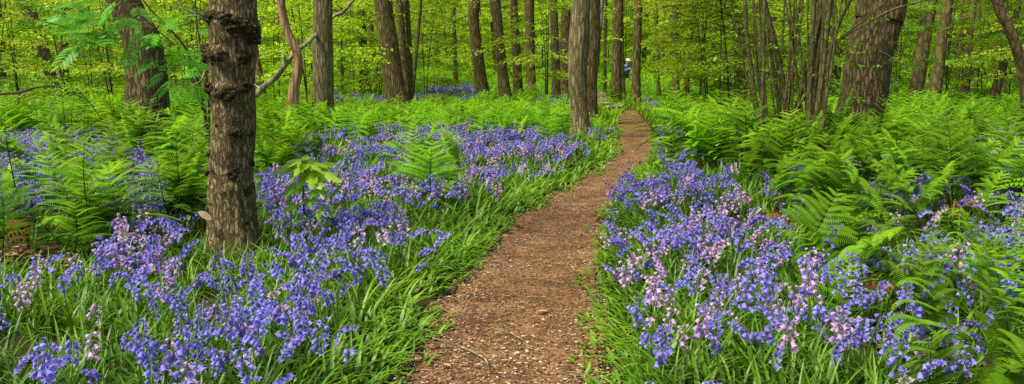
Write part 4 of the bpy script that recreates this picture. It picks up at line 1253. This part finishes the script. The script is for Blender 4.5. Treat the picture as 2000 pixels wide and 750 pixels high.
def raceme(h=0.36, nb=10, seed=0, hi=True, upright=False, bs=1.0):
    """returns stem MB, list of bell MBs (each with its pedicel)"""
    rg = np.random.default_rng(seed)
    t = np.linspace(0, 1, 16 if hi else 7)
    lean = rg.normal(0.08, .06)
    dr = 0.25 if upright else 1.5 + rg.normal(0, .25)
    th = lean + dr * np.clip((t - .62) / .38, 0, 1) ** 1.5
    st = h / (len(t) - 1)
    p = np.stack([np.concatenate([[0], np.cumsum(np.sin(th[1:]) * st)]), 0 * t, np.concatenate([[0], np.cumsum(np.cos(th[1:]) * st)])], -1)
    stem = tube(p, np.linspace(.0034, .0016, len(t)), 6 if hi else 3, r=.5)
    bells = []
    for k in range(nb):
        f = .68 + .32 * k / (nb - 1)
        i = f * (len(t) - 1); i0 = min(int(i), len(t) - 2); q = p[i0] + (p[i0 + 1] - p[i0]) * (i - i0)
        sd = 1 if k % 2 else -1
        if upright:
            az = k * 2.4
            out = np.array([math.cos(az), math.sin(az), 0])
        else:
            out = nrm(np.array([.75, sd * .8, 0]) + rg.normal(0, .25, 3) * [1, 1, 0])
        pl = (.012 + .006 * rg.random()) * (1.2 - .6 * (f - .68))
        e = q + out * pl + np.array([0, 0, .002 - .004 * rg.random()])
        d = nrm(out * (.55 + .3 * rg.random()) + np.array([0, 0, -.9 + (.5 if upright and f > .85 else 0)]))
        mb = MB()
        if hi: tube([q, (q + e) / 2 + [0, 0, .003], e], .0009, 4, mb=mb, m=1)
        V, Q, rr = bell(0.0205, .0086, hi)
        s = bs * (1.12 - .45 * (f - .68) / .32 * .8) * (.8 + .4 * rg.random())
        if rg.random() < .1: s *= .55
        V = V * s @ align(d).T + e
        mb.add(V, Q, m=0, r=np.clip(rr + rg.normal(0, .12), 0, 1))
        bells.append(mb)
    return stem, bells


def tuft(seed, n=5):
    rg = np.random.default_rng(seed)
    mb = MB()
    blades(mb, rg.normal(0, .012, n), rg.normal(0, .012, n), .2 + .12 * rg.random(n), .009 + .005 * rg.random(n), rg.random(n) * 6.28, .15 + .3 * rg.random(n), .5 + .9 * rg.random(n), 6, .35 + .4 * rg.random(n))
    return mb


BBV = []     # high detail variants
for k in range(14):
    pink = k >= 10
    st, bl = raceme(.33 + .025 * (k % 5), 8 + (k * 3) % 6, 700 + k, True, k in (3, 7, 11, 13), 1.22 if not pink else 1.26)
    cm = M['pink'] if pink else M['blue']
    head = MB()
    for b in bl: head.join(b)
    BBV.append(dict(stem=st.mesh('stem', M['stalk']), bells=[b.mesh('bell', [cm, M['stalk']]) for b in bl], head=head.mesh('flower_head', [cm, M['stalk']]), fol=tuft(720 + k).mesh('foliage', M['grass'])))
BBT = []     # light templates for the countless rest
for k in range(10):
    pink = k >= 8
    st, bl = raceme(.32 + .03 * (k % 4), 9, 740 + k, False, k in (2, 5, 9), 1.2)
    a = MB(); V, Q, T, QM, TM, Rn = st.arr(); a.add(V, Q, T, 2, Rn)
    for b in bl:
        V, Q, T, QM, TM, Rn = b.arr(); a.add(V, Q, T, 1 if pink else 0, Rn)
    BBT.append(a.arr())

ZB = [('A1', A1, 64), ('A2', A2, 125), ('A3', A3, 130), ('A4', A4, 50), ('B1', B1, 58), ('B2', B2, 55), ('B3', B3, 26), ('F1', F1, 60), ('F2', F2, 13), ('F3', F3, 55), ('F4', F4, 30), ('F5', F5, 12)]
bx, by, bz_ = [], [], []
rg = np.random.default_rng(21)
for nm, poly, dens in ZB:
    lo, hi = (3.3, 15.5) if nm[0] != 'F' else (12, 36)
    n = int(area(lo, hi, .3) * dens)
    x = np.zeros(0); y = np.zeros(0)
    x, y = ground_pts(n, lo, hi, .3)
    px, py = proj(x, y, .30 + 0 * x)
    px, py = clampx(px, py)
    pd, sd = path_dist(x, y)
    nz = vnoise(np.stack([x * 1.7, y * 1.7, x * 0 + 5], -1))
    k = inpoly(px, py, poly) & (pd > np.where(sd < 0, .14, .08)) & (rg.random(n) < np.clip((nz - .22) * (1.7 if nm == 'A2' else 2.3), 0.12, 1))
    k &= rg.random(n) < np.where(sd < 0, np.clip((pd - .05) / .55, 0.15, 1), 1)
    bx.append(x[k]); by.append(y[k]); bz_ += [nm] * int(k.sum())
bx, by = np.concatenate(bx), np.concatenate(by); bz_ = np.array(bz_)
def in_front(x, y):
    px, py = proj(x, y, .3 + 0 * x)
    a = (abs(x - org[0]) < .33) & (y < org[1] + .1) & (y > org[1] - .75)
    b = (px > 530) & (px < 665) & (py > 330) & (py < 440) & (y < DS + .1) & (y > 4.6)
    return a | b


k = (np.hypot(bx - org[0], by - org[1]) > 0.32) & ~in_front(bx, by)
bx, by, bz_ = bx[k], by[k], bz_[k]
ppx, ppy = proj(bx, by, .3 + 0 * bx)
infr = (ppx > 0) & (ppx < 2000) & (ppy < 745)
order = np.argsort(np.where(infr, by, by + 100))
sel, rest = order[:295], order[295:]
pinkn = vnoise(np.stack([bx * 1.5, by * 1.5, bx * 0 + 30], -1))
ispink = rg.random(len(bx)) < np.where(pinkn > .53, .36, .15)


def bb_where(x, y, px, nm):
    pd, sd = path_dist(np.array([x]), np.array([y]))
    if sd[0] < 0:
        if pd[0] < .8: return 'in the grassy verge on the burred trunk side'
        if px < 330: return 'near the bare leaf litter patch'
        return 'in the open bed below the burred trunk'
    if nm == 'B2' or px > 1720: return 'poking up through the young bracken'
    if pd[0] < .7: return 'hanging over the path edge on the oak side'
    return 'in the thick bed between path and bracken'


proto = {}
rg = np.random.default_rng(22)
for c, i in enumerate(sel):
    pk = bool(ispink[i])
    k = int(10 + rg.integers(0, 4)) if pk else int(rg.integers(0, 10))
    fine = c < 46
    key = (k, fine)
    if key not in proto:
        t = thing('bluebell', '', 'bluebell')
        v = BBV[k]
        link('stem', v['stem'], t); link('foliage', v['fol'], t)
        if fine:
            for b in v['bells']: link('bell', b, t)
        else:
            link('flower_head', v['head'], t)
        proto[key] = t
    else:
        t = copy_tree(proto[key])
    s = .78 + .42 * rg.random()
    t.location = (bx[i], by[i], 0); t.rotation_euler = (rg.normal(0, .1), rg.normal(0, .1), rg.random() * 6.28); t.scale = (s, s, s)
    wh = bb_where(bx[i], by[i], ppx[i], bz_[i])
    col = 'pale pink bluebell' if pk else ('upright violet blue bluebell' if k in (3, 7) else 'arching violet blue bluebell')
    tag(t, f'{col} {wh}', 'bluebell', f'{col} {wh}')
mb = MB()
for k in range(10):
    pool = rest[ispink[rest]] if k >= 8 else rest[~ispink[rest]]
    q = pool[np.arange(len(pool)) % (2 if k >= 8 else 8) == (k - 8 if k >= 8 else k)]
    n = len(q)
    fs = np.where(by[q] > 18, 1.05, 1.0)
    scatter(mb, BBT[k], rotz(rg.random(n) * 6.28, (.82 + .4 * rg.random(n)) * fs, rg.normal(0, .1, n)), np.stack([bx[q], by[q], gz(bx[q], by[q])], -1), rg.random(n), .45)
o = mb.build('bluebell_carpet', [M['blue'], M['pink'], M['stalk']])
tag(o, 'dense carpet of blue and pink woodland bells', None, None, 'stuff')

# ------------------------------------------------------------------ leaf litter
mb = MB()
V = np.array([[-.5, 0, 0], [-.2, -.26, .08], [.25, -.22, .05], [.5, 0, .12], [.25, .22, .1], [-.2, .26, .02]])
src = MB().add(V, [[0, 1, 2, 5], [2, 3, 4, 5]]).arr()
x, y = ground_pts(26000, 3.2, 15, .25)
pd, sd = path_dist(x, y)
bare = zone_in(x, y, .02, BARE)
k = (pd > -.08) & ((rg.random(len(x)) < .22) | bare)
x, y = x[k], y[k]
xb, yb = G(40, 515)[:2]
x = np.concatenate([x, xb + rg.normal(0, .6, 900)]); y = np.concatenate([y, yb + rg.normal(0, .28, 900)])
n = len(x)
scatter(mb, src, rotz(rg.random(n) * 6.28, .035 + .05 * rg.random(n), rg.normal(0, .35, n), rg.random(n) * 6.28), np.stack([x, y, .012 + .03 * rg.random(n)], -1), rg.random(n), 1)
o = mb.build('leaf_litter', M['litter'])
tag(o, 'curled brown dead leaves on the soil between the plants', None, None, 'stuff')

# twigs and dead leaves lying on the path
for pl, r0, lab in [([(895, 675), (925, 688), (948, 702), (955, 722)], .006, 'bent brown stick lying in the middle of the path'), ([(968, 642), (990, 648), (1012, 658), (1022, 664)], .004, 'thin dark twig across the path above the bent stick'),
                    ([(1058, 554), (1080, 548), (1100, 552)], .005, 'short pale stick on the sunny side of the path'), ([(1030, 580), (1060, 580), (1080, 578)], .004, 'straight thin twig beside the short pale stick'),
                    ([(930, 515), (960, 512), (985, 520)], .004, 'dark twig near the verge where the path narrows'), ([(845, 660), (880, 668), (900, 664)], .004, 'crooked twig by the grassy verge near the bent stick')]:
    pp = np.array([G(x, y, .03) for x, y in pl])
    o0 = pp.mean(0)
    t = tube(smooth_path(pp, 16) - o0, np.linspace(r0, r0 * .5, 16) * (0.8 + .4 * rg.random(16)), 7).build('fallen_stick', M['pale'] if 'pale' in lab or 'bent' in lab else M['twig'])
    t.location = o0
    tag(t, lab, 'stick')
lf = MB()
u = np.linspace(0, 1, 9)
w = np.sin(np.pi * u) ** .7 * .26
V = np.concatenate([np.stack([u, -w, .02 * np.sin(u * 5) + .1 * w], -1), np.stack([u, 0 * u, .02 * np.sin(u * 5)], -1), np.stack([u, w, .02 * np.sin(u * 5) + .15 * w], -1)])
i = np.arange(8)
lf.add(V - [.5, 0, 0], np.concatenate([np.stack([i, i + 1, i + 10, i + 9], -1), np.stack([i + 9, i + 10, i + 19, i + 18], -1)]), r=1.0)
LFM = lf.mesh('dead_leaf', M['litter'])
for px, py, z, s, rot, lab in [(1060, 607, .03, .07, (0, 0, .3), 'pale curled leaf lying on the path between the sticks'), (1135, 628, .03, .06, (.03, 0, 1.2), 'tan dead leaf at the grassy rim of the path'), (873, 712, .03, .06, (0, .03, 2.2), 'whitish dead leaf by the verge at the front of the path')]:
    o = link('dead_leaf', LFM); o.location = G(px, py, z); o.rotation_euler = rot; o.scale = (s, s, s); tag(o, lab, 'leaf')
o = link('dead_leaf', LFM); o.location = P(400, 421, 6.25); o.rotation_euler = (.8, .6, .2); o.scale = (.11, .11, .11)
tag(o, 'cream dead leaf stuck against the foot of the burred trunk', 'leaf')

# ------------------------------------------------------------------ bench, log and the far visitor
def box(mb, c, s, bev=.006):
    c = np.array(c); h = np.array(s) / 2
    V = []
    for sx in (-1, 1):
        for sy in (-1, 1):
            for sz in (-1, 1):
                for ax in range(3):
                    q = np.array([sx, sy, sz]) * (h - bev)
                    q[ax] += [sx, sy, sz][ax] * bev
                    V.append(q + c)
    V = np.array(V)
    import bmesh
    bm = bmesh.new()
    vs = [bm.verts.new(v) for v in V]
    bmesh.ops.convex_hull(bm, input=vs)
    bm.verts.index_update()
    bm.faces.ensure_lookup_table()
    co = [v.co[:] for v in bm.verts]
    idx = {v: n for n, v in enumerate(bm.verts)}
    T = [[idx[v] for v in f.verts] for f in bm.faces]
    bm.free()
    mb.add(np.array(co), T=T)
    return mb


bp = P(1168, 200, 22.5); bp[2] = 0
t = thing('wooden_bench', 'pale plank bench half hidden behind the pockmarked trunk', 'bench', bp, 0.25)
for z in (.44, .33): box(MB(), (0, .02, z), (.44, .035, .085)).build('backrest_plank', M['plank'], t, False)
box(MB(), (0, -.16, .24), (.44, .28, .04)).build('seat', M['plank'], t, False)
for sx in (-.17, .17):
    box(MB(), (sx, .055, .24), (.05, .03, .48)).build('leg', M['plank'], t, False)
    box(MB(), (sx, -.25, .107), (.05, .05, .214)).build('leg', M['plank'], t, False)
pp = smooth_path([P(1184, 206, 21.5), P(1198, 205, 21.6), P(1216, 204, 21.7)], 14)
o0 = pp.mean(0)
t = tube(pp - o0, np.linspace(.05, .04, 14), 12, disp=lambda p, a, r: r * (.85 + .3 * vnoise(np.stack([np.cos(a)[None] * 2 + p[:, :1] * 5, np.sin(a)[None] * 2 + r * 0, r * 0], -1)))).build('fallen_log', M['pale'])
t.location = o0 - [0, 0, .05]
tag(t, 'short pale log lying in the green beside the end of the path', 'log')

D = 38.0
pc = P(1222, 130, D); gzz = float(gz(pc[0], D))
pt = thing('person', 'crouching person in a blue jacket and white cap among the far trees', 'person', (pc[0], D, gzz), -1.3)


def skin_body(name, verts, edges, rad, mats, parent, root=0):
    me = bpy.data.meshes.new(name)
    me.from_pydata(verts, edges, [])
    o = bpy.data.objects.new(name, me); C.objects.link(o)
    o.modifiers.new('s', 'SKIN')
    sv = me.skin_vertices[0].data
    for k, r in enumerate(rad):
        sv[k].radius = (r, r) if not isinstance(r, tuple) else r
        sv[k].use_root = k == root
    sub = o.modifiers.new('u', 'SUBSURF'); sub.levels = 1; sub.render_levels = 1
    dg = bpy.context.evaluated_depsgraph_get()
    m2 = bpy.data.meshes.new_from_object(o.evaluated_get(dg))
    o.modifiers.clear(); o.data = m2
    m2.materials.clear()
    for m in mats: m2.materials.append(m)
    for p in m2.polygons: p.use_smooth = True
    o.parent = parent
    return o


J = {}
def jv(n, p, r): J[n] = (len(J), p, r)
# crouched, facing +X, leaning to a low camera held in both hands
jv('pelvis', (-.12, 0, .36), (.15, .17)); jv('waist', (-.04, 0, .52), .14); jv('chest', (.10, 0, .70), (.15, .17)); jv('neck', (.19, 0, .84), .06); jv('chin', (.23, 0, .90), .07); jv('head', (.25, 0, .98), .095); jv('crownhead', (.25, 0, 1.06), .075)
E = [('pelvis', 'waist'), ('waist', 'chest'), ('chest', 'neck'), ('neck', 'chin'), ('chin', 'head'), ('head', 'crownhead')]
for sd, s in (('l', 1), ('r', -1)):
    jv('sh' + sd, (.13, s * .19, .76), .065); jv('el' + sd, (.33, s * .22, .60), .045); jv('wr' + sd, (.52, s * .08, .68), .03); jv('pa' + sd, (.58, s * .06, .70), .035)
    E += [('chest', 'sh' + sd), ('sh' + sd, 'el' + sd), ('el' + sd, 'wr' + sd), ('wr' + sd, 'pa' + sd)]
    for f in range(5):
        a = jf = 'f%d%s' % (f, sd)
        jv(a, (.60 + .012 * (f > 0), s * (.06 - .02 * (f == 0)) , .70 + .018 * (f - 2)), .011); jv(a + 't', (.65 - .02 * abs(f - 2), s * .03, .70 + .02 * (f - 2)), .008)
        E += [('pa' + sd, a), (a, a + 't')]
    jv('hp' + sd, (-.12, s * .10, .34), .10); jv('kn' + sd, (.30, s * .16, .42), .07); jv('an' + sd, (.06, s * .14, .09), .045); jv('to' + sd, (.24, s * .16, .04), .04)
    E += [('pelvis', 'hp' + sd), ('hp' + sd, 'kn' + sd), ('kn' + sd, 'an' + sd), ('an' + sd, 'to' + sd)]
names = list(J)
body = skin_body('body', [J[n][1] for n in names], [(J[a][0], J[b][0]) for a, b in E], [J[n][2] for n in names], [M['skin'], M['trousers']], pt)
for p in body.data.polygons:
    if p.center[2] < .47 and p.center[0] < .45: p.material_index = 1
jn = ['pelvis', 'waist', 'chest', 'neck', 'shl', 'ell', 'wrl', 'shr', 'elr', 'wrr']
je = [(0, 1), (1, 2), (2, 3), (2, 4), (4, 5), (5, 6), (2, 7), (7, 8), (8, 9)]
jr = [(.165, .185), .165, (.175, .19), .075, .085, .065, .045, .085, .065, .045]
skin_body('jacket', [J[n][1] for n in jn], je, jr, [M['jacket']], pt)
u, v = np.meshgrid(np.linspace(0, 2 * np.pi, 17)[:-1], np.linspace(0, np.pi / 2, 7))
S = np.stack([np.sin(v) * np.cos(u) * .118, np.sin(v) * np.sin(u) * .105, np.cos(v) * .1], -1).reshape(-1, 3) + [.25, 0, 1.03]
a = np.arange(6)[:, None] * 16 + np.arange(16)[None]; b = np.arange(6)[:, None] * 16 + (np.arange(16)[None] + 1) % 16
cap = MB().add(S, np.stack([a, a + 16, b + 16, b], -1).reshape(-1, 4))
bt = np.linspace(-1, 1, 9)
cap.add(np.concatenate([np.stack([.25 + .11 * np.cos(bt), .1 * np.sin(bt), 0 * bt + 1.032], -1), np.stack([.25 + .2 * np.cos(bt * .8), .1 * np.sin(bt * .9), 0 * bt + 1.015], -1)]), np.stack([np.arange(8), np.arange(8) + 1, np.arange(8) + 10, np.arange(8) + 9], -1))
cap.build('cap', M['white'], pt)
nose = MB(); box(nose, (.35, 0, .965), (.03, .025, .03), .008); nose.build('nose', M['skin'], pt)
for s in (1, -1):
    e = MB(); box(e, (.338, s * .032, .985), (.012, .022, .01), .003); e.build('eye', M['trousers'], pt)

# ------------------------------------------------------------------ light, sky, camera
w = bpy.data.worlds.new('World'); bpy.context.scene.world = w
w.use_nodes = True
nt = w.node_tree; nt.nodes.clear()
sky = nt.nodes.new('ShaderNodeTexSky'); sky.sky_type = 'NISHITA'; sky.sun_disc = False
EL, AZ = R(58), R(-125)      # sun direction: azimuth from +Y, clockwise seen from above
sky.sun_elevation = EL; sky.sun_rotation = AZ
sky.air_density = 1.0; sky.dust_density = 3.0; sky.ozone_density = 1.0
bg = nt.nodes.new('ShaderNodeBackground'); bg.inputs[1].default_value = 0.15
wo = nt.nodes.new('ShaderNodeOutputWorld')
nt.links.new(sky.outputs[0], bg.inputs[0]); nt.links.new(bg.outputs[0], wo.inputs[0])
ld = bpy.data.lights.new('sun', 'SUN'); ld.energy = 5.0; ld.angle = R(13); ld.color = (1, .95, .84)
lo = bpy.data.objects.new('sun', ld); C.objects.link(lo)
to = Vector((math.sin(AZ) * math.cos(EL), math.cos(AZ) * math.cos(EL), math.sin(EL)))
lo.rotation_euler = to.to_track_quat('Z', 'Y').to_euler()
lo.location = to * 60

cd = bpy.data.cameras.new('camera'); cam = bpy.data.objects.new('camera', cd); C.objects.link(cam)
cd.sensor_width = 36; cd.lens = F / 2000 * 36; cd.clip_end = 1000; cd.clip_start = .05
cam.location = (0, 0, EYE); cam.rotation_euler = (AX, 0, 0)
sc = bpy.context.scene
sc.camera = cam
sc.render.engine = 'CYCLES'
sc.view_settings.view_transform = 'Standard'; sc.view_settings.look = 'None'; sc.view_settings.exposure = 0
sc.cycles.max_bounces = 6; sc.cycles.diffuse_bounces = 3; sc.cycles.transmission_bounces = 4; sc.cycles.glossy_bounces = 2
sc.cycles.use_denoising = False
sc.render.film_transparent = False
print('counts', len(bx), len(fx), len(bpy.data.objects))
